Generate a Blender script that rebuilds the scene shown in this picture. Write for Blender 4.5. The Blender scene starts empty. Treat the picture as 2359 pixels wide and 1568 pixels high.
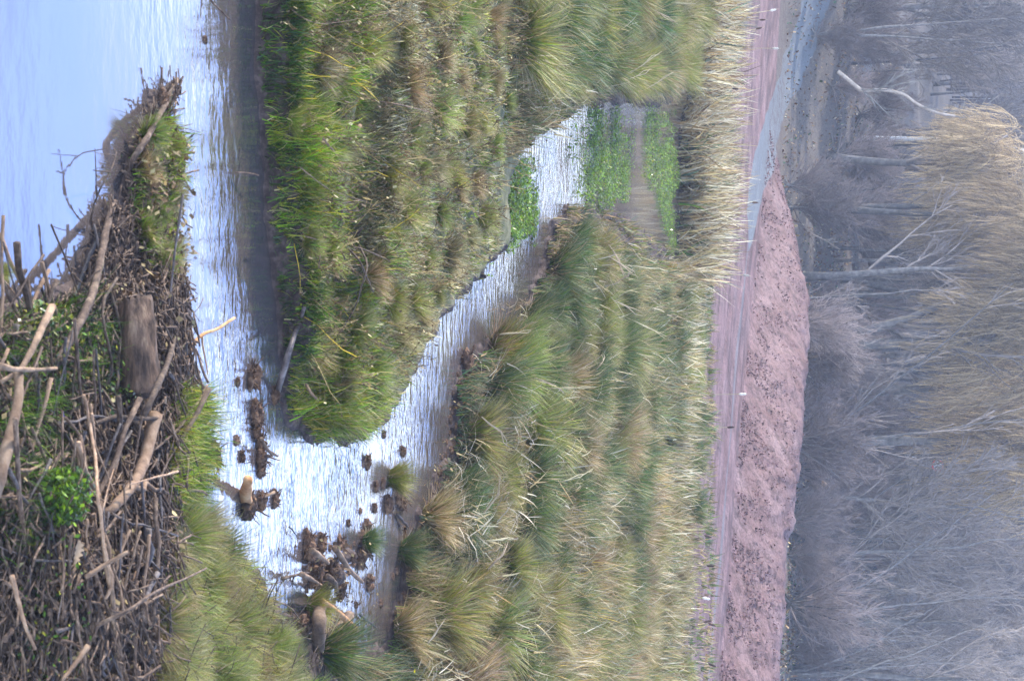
import bpy, math, random
import numpy as np
from mathutils import Vector, Matrix

# ------------------------------------------------------------------ camera
S = bpy.context.scene
COL = S.collection
rng = np.random.default_rng(11)
random.seed(5)
W0, H0, FL = 2359.0, 1568.0, 4402.0        # reference picture units
CAMZ, HORIZON = 4.0, 1990.0
PITCH = math.atan((HORIZON - W0/2)/FL)
fwd = np.array([0, math.cos(PITCH), -math.sin(PITCH)])
upv = np.array([0, math.sin(PITCH), math.cos(PITCH)])
rgt = np.array([1.0, 0, 0])
CAM = np.array([0, 0, CAMZ])
cam_d = bpy.data.cameras.new('camera'); cam = bpy.data.objects.new('camera', cam_d); COL.objects.link(cam)
cam_d.sensor_width = 36; cam_d.lens = 36*FL/W0
cam_d.clip_start = 0.1; cam_d.clip_end = 2000
cam_d.dof.use_dof = True; cam_d.dof.focus_distance = 24; cam_d.dof.aperture_fstop = 6.5
# the camera is held on its side: the world's up points to the right of the picture
cam.matrix_world = Matrix(((upv[0], -rgt[0], -fwd[0], 0), (upv[1], -rgt[1], -fwd[1], 0), (upv[2], -rgt[2], -fwd[2], CAMZ), (0, 0, 0, 1)))
S.camera = cam

# ------------------------------------------------------------------ world, sun
SUN_EL, SUN_AZ = math.radians(24), math.radians(-62)   # azimuth from +Y, negative = to the left
w = bpy.data.worlds.new('World'); S.world = w; w.use_nodes = True
nt = w.node_tree; nt.nodes.clear()
def N(tree, typ, **kw):
    n = tree.nodes.new(typ)
    for k, v in kw.items(): setattr(n, k, v)
    return n
out = N(nt, 'ShaderNodeOutputWorld'); bg = N(nt, 'ShaderNodeBackground')
sky = N(nt, 'ShaderNodeTexSky', sky_type='NISHITA', sun_disc=False)
sky.sun_elevation = SUN_EL; sky.sun_rotation = SUN_AZ; sky.air_density = 1.3; sky.dust_density = 0.6; sky.ozone_density = 2.0
tc = N(nt, 'ShaderNodeTexCoord'); sep = N(nt, 'ShaderNodeSeparateXYZ')
nt.links.new(tc.outputs['Generated'], sep.inputs[0])
mr = N(nt, 'ShaderNodeMapRange'); mr.interpolation_type = 'SMOOTHSTEP'
mr.inputs['From Min'].default_value = 0.60; mr.inputs['From Max'].default_value = 0.28
mr.inputs['To Min'].default_value = 0.05; mr.inputs['To Max'].default_value = 0.85
nt.links.new(sep.outputs['Z'], mr.inputs['Value'])
mp = N(nt, 'ShaderNodeMapping'); mp.inputs['Scale'].default_value = (2.2, 2.2, 9)
no = N(nt, 'ShaderNodeTexNoise'); no.inputs['Scale'].default_value = 1.6; no.inputs['Detail'].default_value = 7
nt.links.new(tc.outputs['Generated'], mp.inputs[0]); nt.links.new(mp.outputs[0], no.inputs['Vector'])
mr2 = N(nt, 'ShaderNodeMapRange'); mr2.inputs['From Min'].default_value = 0.35; mr2.inputs['From Max'].default_value = 0.7
mr2.inputs['To Min'].default_value = 0.55; mr2.inputs['To Max'].default_value = 1.25
nt.links.new(no.outputs['Fac'], mr2.inputs['Value'])
mul = N(nt, 'ShaderNodeMath', operation='MULTIPLY', use_clamp=True)
nt.links.new(mr.outputs[0], mul.inputs[0]); nt.links.new(mr2.outputs[0], mul.inputs[1])
mix = N(nt, 'ShaderNodeMix', data_type='RGBA')
nt.links.new(mul.outputs[0], mix.inputs[0]); nt.links.new(sky.outputs[0], mix.inputs[6])
cr = N(nt, 'ShaderNodeValToRGB'); cr.color_ramp.elements[0].position = .25; cr.color_ramp.elements[0].color = (.74, .84, 1.0, 1); cr.color_ramp.elements[1].position = .385; cr.color_ramp.elements[1].color = (.21, .37, .92, 1)
nt.links.new(sep.outputs['Z'], cr.inputs[0]); sc3 = N(nt, 'ShaderNodeVectorMath', operation='SCALE'); sc3.inputs['Scale'].default_value = 34; nt.links.new(cr.outputs[0], sc3.inputs[0]); nt.links.new(sc3.outputs[0], mix.inputs[7])      # thin cloud veil low in the sky
nt.links.new(mix.outputs[2], bg.inputs[0]); bg.inputs[1].default_value = 0.11
nt.links.new(bg.outputs[0], out.inputs[0])
sd = bpy.data.lights.new('sun', 'SUN'); sd.energy = 4.6; sd.angle = math.radians(0.6); sd.color = (1.0, 0.92, 0.82)
sun = bpy.data.objects.new('sun', sd); COL.objects.link(sun)
sdir = Vector((math.sin(SUN_AZ)*math.cos(SUN_EL), math.cos(SUN_AZ)*math.cos(SUN_EL), math.sin(SUN_EL)))
sun.rotation_euler = sdir.to_track_quat('Z', 'Y').to_euler()
S.view_settings.view_transform = 'Standard'; S.view_settings.look = 'None'
S.view_settings.exposure = 1.1; S.view_settings.gamma = 1
S.cycles.max_bounces = 6; S.cycles.transparent_max_bounces = 8; S.cycles.diffuse_bounces = 3; S.cycles.volume_bounces = 0

# ------------------------------------------------------------------ projection helpers (reference units)
def ray(x, y):
    a = (np.asarray(x, float) - W0/2)/FL; b = (np.asarray(y, float) - H0/2)/FL
    return fwd + a[..., None]*upv + b[..., None]*rgt
def at(x, y, z=0.0):                       # point on the level z
    d = ray(x, y); t = (z - CAMZ)/d[..., 2]
    return CAM + d*t[..., None]
def atY(x, y, Y):                          # point at the distance Y
    d = ray(x, y); t = Y/d[..., 1]
    return CAM + d*np.asarray(t)[..., None]
def ppm(Y): return FL/Y                    # picture units per metre, about
def sstep(a, b, v):
    t = np.clip((v-a)/(b-a), 0, 1); return t*t*(3-2*t)
def _h(ix, iy, s):
    n = (ix*374761393 + iy*668265263 + s*1442695041) & 0xffffffff
    n = ((n ^ (n >> 13))*1274126177) & 0xffffffff
    return ((n ^ (n >> 16)) & 0xffff)/65535.0
def vnoise(x, y, s=0):
    x = np.asarray(x, float); y = np.asarray(y, float)
    ix = np.floor(x).astype(np.int64); iy = np.floor(y).astype(np.int64); fx = x-ix; fy = y-iy
    fx = fx*fx*(3-2*fx); fy = fy*fy*(3-2*fy)
    a = _h(ix, iy, s); b = _h(ix+1, iy, s); c = _h(ix, iy+1, s); d = _h(ix+1, iy+1, s)
    return (a*(1-fx)+b*fx)*(1-fy) + (c*(1-fx)+d*fx)*fy
def fbm(x, y, s=0, o=4):
    v = 0; a = 0.5; t = 0
    for i in range(o):
        v = v + a*vnoise(x*2**i, y*2**i, s+i); t += a; a *= 0.5
    return v/t

# ------------------------------------------------------------------ land outlines
def poly(pts): p = np.array(pts, float); return at(p[:, 0], p[:, 1], 0.0)[:, :2]
NEAR = poly([(400,182),(345,232),(312,300),(290,390),(282,450),(250,480),(215,560),(180,640),(120,690),(60,710),(0,722),(-260,760),
 (-260,2500),(800,2500),(790,1568),(775,1510),(700,1470),(650,1430),(625,1360),(560,1300),(480,1255),(432,1200),(436,1130),(440,1000),(432,900),
 (420,830),(432,740),(400,650),(388,530),(392,450),(415,380),(412,310),(392,270),(408,205)])
ISLE = poly([(560,-900),(585,0),(595,150),(600,300),(607,450),(617,580),(630,680),(645,780),(645,900),(660,960),(710,1000),(760,1015),
 (830,1000),(860,950),(900,910),(920,850),(950,790),(990,730),(1005,700),(1060,660),(1100,620),(1130,585),(1132,500),(1140,420),
 (1165,360),(1215,325),(1255,290),(1310,250),(1350,235),(1450,232),(1520,235),(1600,200),(1800,180),(1800,-900)])
MARSH = poly([(1280,470),(1265,520),(1250,570),(1230,640),(1200,705),(1170,740),(1130,765),(1090,800),(1055,830),(1045,900),(1035,970),
 (1020,1040),(985,1110),(960,1150),(945,1230),(925,1300),(900,1400),(880,1460),(780,1500),(700,1600),(700,2500),(1800,2500),(1800,150),(1590,200),(1565,300),
 (1565,450),(1558,560),(1548,620),(1530,570),(1490,530),(1430,495),(1400,480),(1340,465)])
DITCH = poly([(1579,1175),(1592,1180),(1588,1300),(1584,1420),(1580,1700),(1568,1700),(1573,1420),(1577,1300)])
def sdist(P, X, Y):
    d = np.full(X.shape, 1e9); ins = np.zeros(X.shape, bool); n = len(P)
    for i in range(n):
        ax, ay = P[i]; bx, by = P[(i+1) % n]; ex, ey = bx-ax, by-ay
        t = np.clip(((X-ax)*ex+(Y-ay)*ey)/(ex*ex+ey*ey), 0, 1)
        d = np.minimum(d, np.hypot(X-ax-t*ex, Y-ay-t*ey))
        c = (ay > Y) != (by > Y)
        ins ^= c & (X < (bx-ax)*(Y-ay)/(by-ay+1e-12)+ax)
    return np.where(ins, d, -d)
# foot of the red earth bank, left to right
BASE = np.array([at(x, y, 0.5)[:2] for x, y in [(1800,-700),(1800,0),(1790,200),(1775,300),(1760,450),(1745,600),(1725,800),(1710,950),(1698,1100),(1688,1250),(1677,1400),(1660,1568),(1610,2300)]])
def across(X, Y):                          # metres beyond the foot of the bank (+ = away) and position along it
    d = np.full(X.shape, 1e9); sg = np.ones(X.shape); al = np.zeros(X.shape)
    for i in range(len(BASE)-1):
        ax, ay = BASE[i]; bx, by = BASE[i+1]; ex, ey = bx-ax, by-ay
        t = np.clip(((X-ax)*ex+(Y-ay)*ey)/(ex*ex+ey*ey), 0, 1)
        dx, dy = X-ax-t*ex, Y-ay-t*ey; dd = np.hypot(dx, dy); m = dd < d
        d = np.where(m, dd, d); sg = np.where(m, np.sign(ex*dy-ey*dx), sg); al = np.where(m, i+t, al)
    return d*sg, al
BUMPS = [(750,1330,70,.13),(725,1290,40,.1),(800,1280,45,.1),(905,1110,30,.09),(900,1170,30,.06),(745,1400,45,.13),(835,1250,30,.1),(1000,1190,40,.06),(1075,838,22,.12),
         (376,233,14,.1),(586,1130,25,-.02),(580,880,25,-.03),(590,960,28,-.03),(489,1052,18,-.02),(650,1420,25,.1),(700,1440,40,.14),(800,1440,25,.05)]
def cramp(x, a, b): return np.interp(x, a, b)
TRENCH = poly([(775,170),(762,260),(752,340),(762,440),(742,560),(735,640),(715,720),(700,800),(690,880)])
def near_line(L, X, Y):
    d = np.full(X.shape, 1e9)
    for i in range(len(L)-1):
        ax, ay = L[i]; bx, by = L[i+1]; ex, ey = bx-ax, by-ay
        t = np.clip(((X-ax)*ex+(Y-ay)*ey)/(ex*ex+ey*ey), 0, 1); d = np.minimum(d, np.hypot(X-ax-t*ex, Y-ay-t*ey))
    return d
def H(X, Y, full=False):
    X = np.asarray(X, float); Y = np.asarray(Y, float)
    n1 = fbm(X*0.8, Y*0.8, 3); n2 = fbm(X*4, Y*4, 9, 3)
    wob = ((n2-0.5)*0.2+(fbm(X*11, Y*7, 19, 2)-.5)*.13)*np.clip(Y/14, .8, 3)
    s1 = sdist(NEAR, X, Y)+wob*.6; s2 = sdist(ISLE, X, Y)+wob*.7; s3 = sdist(MARSH, X, Y)+wob-.12
    s3 = np.where(Y > 75, 9, s3)
    h1 = -0.3+0.36*sstep(-.35, .1, s1)+0.45*sstep(0, 1.5, s1)*(0.4+0.9*n1)
    h2 = -0.35+0.37*sstep(-.3, .02, s2)+0.21*sstep(0, .14, s2)+0.22*sstep(.1, 2.5, s2)*(0.5+n1)
    h3 = -0.3+0.33*sstep(-.4, .05, s3)+0.10*sstep(0, .5, s3)+0.22*sstep(.3, 3, s3)*(0.4+n1)
    h = np.maximum(np.maximum(h1, h2), h3)+(n2-.5)*0.07
    sl = np.maximum(np.maximum(s1, s2), s3)
    if Y.min() < 20: h = h-np.minimum(.2*np.exp(-(near_line(TRENCH, X, Y+.12)/.28)**4)*(.5+n1), np.maximum(h-.03, 0))
    for bx, by, r, hh in BUMPS:
        c = at(bx, by, 0); rr = r/ppm(c[1]); g = np.exp(-(((X-c[0])/rr)**2+((Y-c[1])/(rr*2.2))**2)*1.3)
        h = np.maximum(h, -0.3+(0.3+hh+0.12*(n2-.5))*g)
    sdch = sdist(DITCH, X, Y); h = np.where((Y > 30), h-0.6*sstep(-.5, .3, sdch), h)
    s, al = across(X, Y)
    # dirt track, then the bank, then the wooded slope
    tr = 0.45+0.05*(fbm(X*.5, Y*.5, 20)-.5)
    for off in (-1.6, -3.1, -5.2):
        tr = tr-0.05*np.exp(-((s-off-0.3*np.sin(al*2))/.22)**2)
    k = sstep(-9.5, -7.0, s+1.2*(fbm(X*.3, Y*.3, 50)-.5)); h = h*(1-k)+tr*k
    hb = cramp(al, [0,1,2.4,2.9,3.6,4.4,5,6,7,8,9,10,11,12], [.0,.0,.1,.45,1.05,1.65,1.65,1.6,1.5,1.35,1.3,1.25,1.2,1.2])
    rough = (fbm(X*1.1, Y*1.1, 31)-.5)*.35+(fbm(X*4, Y*4, 33)-.5)*.16
    wb = 3.2
    prof = np.where(s < wb, sstep(-.1, wb, s)**.85, 1-0.75*sstep(wb+.3, wb+3.5, s))
    h = h+np.where(s > -.2, hb*prof*(1+rough*.6)+rough*.18*sstep(0, .6, s), 0)
    hill = sstep(60, 150, Y)*2.5+np.maximum(Y-82-X*.25, 0)*0.08+np.maximum(Y-120, 0)*.025+(fbm(X*.12, Y*.12, 41)-.5)*2.2*sstep(75, 100, Y)
    h = h+np.where(s > 2, hill*sstep(wb, wb+9, s), 0)
    if full: return h, sl, s, al, s1, s2, s3
    return h
def ground(x, y):                          # picture position -> point on the terrain
    x = np.asarray(x, float); y = np.asarray(y, float); z = np.full(x.shape, .1)
    for _ in range(5):
        p = at(x, y, z); z = 0.5*z+0.5*np.maximum(H(p[..., 0], p[..., 1]), 0)
    p = at(x, y, z); p[..., 2] = H(p[..., 0], p[..., 1]); return p
def gnd1(x, y):
    p = ground(np.array([x]), np.array([y]))[0]; return p

def hit(x, y):                             # first terrain point seen at a picture position
    d = ray(float(x), float(y)); Y = np.geomspace(8, 330, 900); P = CAM+d*(Y/d[1])[:, None]; k = np.argmax(P[:, 2] < H(P[:, 0], P[:, 1])); return P[k]
# ------------------------------------------------------------------ mesh helpers
def mesh(name, V, F, mat, parent=None, col=None, smooth=False, mesh_only=False):
    """F: list of (m,k) int arrays"""
    V = np.asarray(V, np.float32).reshape(-1, 3); F = [np.asarray(f, np.int32) for f in F if len(f)]
    me = bpy.data.meshes.new(name)
    loops = np.concatenate([f.ravel() for f in F]); tot = np.concatenate([np.full(len(f), f.shape[1], np.int32) for f in F])
    start = np.concatenate([[0], np.cumsum(tot)[:-1]]).astype(np.int32)
    me.vertices.add(len(V)); me.vertices.foreach_set('co', V.ravel())
    me.loops.add(len(loops)); me.loops.foreach_set('vertex_index', loops)
    me.polygons.add(len(tot)); me.polygons.foreach_set('loop_start', start); me.polygons.foreach_set('loop_total', tot)
    if smooth: me.polygons.foreach_set('use_smooth', np.ones(len(tot), bool))
    me.update(calc_edges=True)
    if col is not None:
        a = me.attributes.new('col', 'FLOAT_COLOR', 'POINT'); c = np.ones((len(V), 4), np.float32); c[:, :3] = col
        a.data.foreach_set('color', c.ravel())
    me.materials.append(mat)
    if mesh_only: return me
    o = bpy.data.objects.new(name, me); COL.objects.link(o)
    if parent: o.parent = parent
    return o
def tag(o, label=None, cat=None, group=None, kind=None):
    if label: o['label'] = label
    if cat: o['category'] = cat
    if group: o['group'] = group
    if kind: o['kind'] = kind
    return o
def empty(name, loc, rz=0):
    o = bpy.data.objects.new(name, None); COL.objects.link(o); o.location = loc; o.rotation_euler = (0, 0, rz); o.empty_display_size = .2
    return o
class MB:
    def __init__(s): s.V = []; s.F = {}; s.C = []; s.n = 0
    def add(s, V, F, C=None):
        V = np.asarray(V).reshape(-1, 3); s.V.append(V)
        for f in F: s.F.setdefault(f.shape[1], []).append(f+s.n)
        s.C.append(np.broadcast_to(np.array([.5, .5, .5]) if C is None else C, V.shape)); s.n += len(V)
    def build(s, name, mat, parent=None, smooth=False, mesh_only=False):
        return mesh(name, np.concatenate(s.V), [np.concatenate(f) for f in s.F.values()], mat, parent, np.concatenate(s.C), smooth, mesh_only)
def unit(v): return v/np.maximum(np.linalg.norm(v, axis=-1, keepdims=True), 1e-9)
def tubes(mb, P, R, sides=5, col=None, caps=True):
    """P (n,k,3) paths, R (n,k) radii"""
    P = np.asarray(P, float); R = np.asarray(R, float); n, k = P.shape[:2]
    T = np.gradient(P, axis=1); T = unit(T)
    ref = np.where(np.abs(T[:, :1, 2:3]) > .8, np.array([1., .2, 0]), np.array([0, 0.1, 1.])); A = unit(np.cross(T, np.broadcast_to(ref, T.shape))); B = np.cross(T, A)
    th = np.arange(sides)*2*math.pi/sides
    V = P[:, :, None]+R[:, :, None, None]*(A[:, :, None]*np.cos(th)[:, None]+B[:, :, None]*np.sin(th)[:, None])
    i = np.arange(n)[:, None, None]*k*sides; j = np.arange(k-1)[None, :, None]*sides; m = np.arange(sides)[None, None]; m2 = (m+1) % sides
    F = np.stack([i+j+m, i+j+m2, i+j+sides+m2, i+j+sides+m], -1).reshape(-1, 4)
    fs = [F]
    if caps:
        c0 = (np.arange(n)[:, None]*k*sides+np.arange(sides)[None, ::-1]); c1 = np.arange(n)[:, None]*k*sides+(k-1)*sides+np.arange(sides)[None]
        if sides == 4: fs = [np.concatenate([F, c0, c1])]
        else: fs.append(np.concatenate([c0, c1]))
    if col is not None and np.ndim(col) == 2: col = np.repeat(col, k*sides, axis=0)
    mb.add(V, fs, col)
def blades(mb, P, hgt, wid, az, lean, bend, col, segs=3, tipc=None):
    """grass blades as tapering curved strips; az direction of lean, lean/bend in radians"""
    n = len(P); k = segs+1; t = np.linspace(0, 1, k)
    ang = lean[:, None]+bend[:, None]*t[None]; step = (hgt/segs)[:, None]
    dx = np.sin(ang)*step; dz = np.cos(ang)*step
    hx = np.concatenate([np.zeros((n, 1)), np.cumsum(dx[:, :-1], 1)], 1); hz = np.concatenate([np.zeros((n, 1)), np.cumsum(dz[:, :-1], 1)], 1)
    D = np.stack([np.cos(az), np.sin(az)], -1); fa = az+math.pi/2+rng.uniform(-.9, .9, n); Wd = np.stack([np.cos(fa), np.sin(fa)], -1)
    C = np.zeros((n, k, 3)); C[:, :, :2] = P[:, None, :2]+D[:, None]*hx[..., None]; C[:, :, 2] = P[:, None, 2]+hz
    wv = (wid[:, None]*np.array([1-.92*tt**1.6 for tt in t])[None])*.5
    off = np.zeros((n, k, 3)); off[:, :, :2] = Wd[:, None]*wv[..., None]
    V = np.stack([C-off, C+off], 2).reshape(-1, 3)
    i = np.arange(n)[:, None]*k*2; j = np.arange(segs)[None]*2
    F = np.stack([i+j, i+j+1, i+j+3, i+j+2], -1).reshape(-1, 4)
    c = np.repeat(col, k*2, 0)
    if tipc is not None:
        tt = np.tile(np.repeat(t, 2), n)[:, None]**2; c = c*(1-tt)+np.repeat(tipc, k*2, 0)*tt
    mb.add(V, [F], c)

def branch_level(P, R, m, lr, spread, up, tmin=.25, tmax=1.0, k=5, rr=.5, droop=0, minl=0):
    """children for every parent path P (n,kk,3)"""
    n, kk = P.shape[:2]; t = rng.uniform(tmin, tmax, (n, m)); f = t*(kk-1); i = np.minimum(f.astype(int), kk-2); fr = (f-i)[..., None]
    ar = np.arange(n)[:, None]; b = P[ar, i]*(1-fr)+P[ar, i+1]*fr; tg = unit(P[ar, i+1]-P[ar, i]); pr = R[ar, i]
    Lp = np.linalg.norm(np.diff(P, axis=1), axis=-1).sum(1)[:, None]
    L = np.maximum(Lp*lr*(1.15-.6*t)*rng.uniform(.6, 1.3, (n, m)), minl)
    rnd = rng.normal(0, 1, (n, m, 3)); rnd -= (rnd*tg).sum(-1, keepdims=True)*tg; d = unit(tg*math.cos(spread)+unit(rnd)*math.sin(spread)+np.array([0, 0, up]))
    Q = np.zeros((n, m, k, 3)); Q[:, :, 0] = b; st = (L/(k-1))[..., None]; droop = droop*rng.uniform(.4, 1.5, (n, m, 1))*np.array([0, 0, 1.]) if droop else 0
    for j in range(1, k):
        Q[:, :, j] = Q[:, :, j-1]+d*st; d = unit(d+rng.normal(0, .13, d.shape)+np.array([0, 0, .3*up])-droop)
    r0 = np.minimum(pr*rr, L*.03); Rr = r0[..., None]*np.linspace(1, .35, k)
    return Q.reshape(-1, k, 3), Rr.reshape(-1, k)

# ------------------------------------------------------------------ materials
def newmat(name):
    m = bpy.data.materials.new(name); m.use_nodes = True; t = m.node_tree; t.nodes.clear()
    o = N(t, 'ShaderNodeOutputMaterial'); return m, t, o
def noise(t, scale, detail=5, rough=.6, vec=None, obj=True):
    n = N(t, 'ShaderNodeTexNoise'); n.inputs['Scale'].default_value = scale; n.inputs['Detail'].default_value = detail; n.inputs['Roughness'].default_value = rough
    if vec is not None: t.links.new(vec, n.inputs['Vector'])
    return n
def ramp(t, fac, stops):
    r = N(t, 'ShaderNodeValToRGB'); e = r.color_ramp.elements
    e[0].position = stops[0][0]; e[0].color = (*stops[0][1], 1); e[1].position = stops[-1][0]; e[1].color = (*stops[-1][1], 1)
    for p, c in stops[1:-1]: q = e.new(p); q.color = (*c, 1)
    t.links.new(fac, r.inputs[0]); return r
def mixc(t, f, a, b, blend='MIX'):
    m = N(t, 'ShaderNodeMix', data_type='RGBA', blend_type=blend)
    for i, v in ((0, f), (6, a), (7, b)):
        if hasattr(v, 'links'): t.links.new(v, m.inputs[i])
        elif i == 0: m.inputs[0].default_value = v
        else: m.inputs[i].default_value = (*v, 1)
    return m.outputs[2]
def leafmat(name, trans=.35, rough=.55, hue=True):
    m, t, o = newmat(name)
    a = N(t, 'ShaderNodeAttribute', attribute_name='col'); geo = N(t, 'ShaderNodeNewGeometry')
    oi = N(t, 'ShaderNodeObjectInfo')
    n = noise(t, 2.2, 6, .7, vec=geo.outputs['Position'])
    mr = N(t, 'ShaderNodeMapRange'); mr.inputs['From Min'].default_value = .3; mr.inputs['From Max'].default_value = .7; mr.inputs['To Min'].default_value = .45; mr.inputs['To Max'].default_value = 1.5; t.links.new(n.outputs['Fac'], mr.inputs['Value'])
    hs = N(t, 'ShaderNodeHueSaturation'); t.links.new(a.outputs['Color'], hs.inputs['Color']); t.links.new(mr.outputs[0], hs.inputs['Value'])
    hs.inputs['Saturation'].default_value = 1.12
    if hue:
        m2 = N(t, 'ShaderNodeMapRange'); m2.inputs['To Min'].default_value = .47; m2.inputs['To Max'].default_value = .52; t.links.new(oi.outputs['Random'], m2.inputs['Value']); t.links.new(m2.outputs[0], hs.inputs['Hue'])
    d = N(t, 'ShaderNodeBsdfPrincipled'); d.inputs['Roughness'].default_value = rough; d.inputs['Specular IOR Level'].default_value = .3
    tr = N(t, 'ShaderNodeBsdfTranslucent'); t.links.new(hs.outputs[0], d.inputs['Base Color']); t.links.new(hs.outputs[0], tr.inputs['Color'])
    mx = N(t, 'ShaderNodeMixShader'); mx.inputs[0].default_value = trans
    t.links.new(d.outputs[0], mx.inputs[1]); t.links.new(tr.outputs[0], mx.inputs[2]); t.links.new(mx.outputs[0], o.inputs[0]); return m
M_GRASS = leafmat('grass_blades'); M_RUSH = leafmat('rush_blades', .25); M_REED = leafmat('dead_reed', .3); M_WEED = leafmat('water_weed', .3, .3)
def barkmat(name, stops, scale=18, bump=.5, vcol=False, rough=.85, st=(1, 1, 1)):
    m, t, o = newmat(name); tcx = N(t, 'ShaderNodeTexCoord'); oi = N(t, 'ShaderNodeObjectInfo')
    mp = N(t, 'ShaderNodeMapping'); t.links.new(tcx.outputs['Object'], mp.inputs[0]); mp.inputs['Scale'].default_value = st
    n = noise(t, scale, 6, .65, mp.outputs[0]); r = ramp(t, n.outputs['Fac'], stops)
    c = r.outputs[0]
    mrr = N(t, 'ShaderNodeMapRange'); mrr.inputs['To Min'].default_value = .6; mrr.inputs['To Max'].default_value = 1.45; t.links.new(oi.outputs['Random'], mrr.inputs['Value'])
    hs = N(t, 'ShaderNodeHueSaturation'); t.links.new(c, hs.inputs['Color']); t.links.new(mrr.outputs[0], hs.inputs['Value']); c = hs.outputs[0]
    if vcol:
        a = N(t, 'ShaderNodeAttribute', attribute_name='col'); c = mixc(t, 1.0, c, a.outputs['Color'], 'MULTIPLY')
    d = N(t, 'ShaderNodeBsdfPrincipled'); d.inputs['Roughness'].default_value = rough; d.inputs['Specular IOR Level'].default_value = .3
    t.links.new(c, d.inputs['Base Color'])
    b = N(t, 'ShaderNodeBump'); b.inputs['Strength'].default_value = bump; b.inputs['Distance'].default_value = .01
    n2 = noise(t, scale*3, 4, .6, mp.outputs[0]); t.links.new(n2.outputs['Fac'], b.inputs['Height']); t.links.new(b.outputs[0], d.inputs['Normal'])
    t.links.new(d.outputs[0], o.inputs[0]); return m
M_STICK = barkmat('stick_bark', [(.3, (.022,.014,.01)), (.5, (.085,.055,.038)), (.7, (.22,.155,.105))], 22)
M_PALE = barkmat('peeled_wood', [(.3, (.10,.06,.038)), (.5, (.23,.145,.09)), (.72, (.38,.27,.18))], 14)
M_ORANGE = barkmat('gnawed_wood', [(.3, (.30,.13,.05)), (.5, (.50,.26,.11)), (.72, (.62,.42,.22))], 14)
M_LOG = barkmat('weathered_log', [(.28, (.04,.025,.018)), (.45, (.13,.085,.055)), (.6, (.24,.16,.10)), (.75, (.34,.25,.17))], 9, 1.0)
M_BIGLOG = barkmat('big_log_wood', [(.28, (.012,.008,.006)), (.42, (.035,.022,.015)), (.55, (.085,.052,.034)), (.75, (.20,.135,.085))], 20, 1.0, st=(.22, 1, 1))
M_WETLOG = barkmat('wet_log', [(.3, (.02,.016,.014)), (.5, (.07,.055,.05)), (.7, (.17,.14,.13))], 12, .8, rough=.5)
M_CLOD = barkmat('mud_clod', [(.3, (.018,.011,.008)), (.5, (.095,.05,.028)), (.7, (.28,.17,.095))], 16, 1.2)
M_TWIG = barkmat('bare_twig', [(.3, (.13,.12,.105)), (.7, (.30,.275,.24))], 3, 0, True)
M_TRUNK = barkmat('tree_bark', [(.3, (.06,.056,.052)), (.5, (.125,.115,.105)), (.7, (.21,.19,.175))], 5, .6, True)
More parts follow.
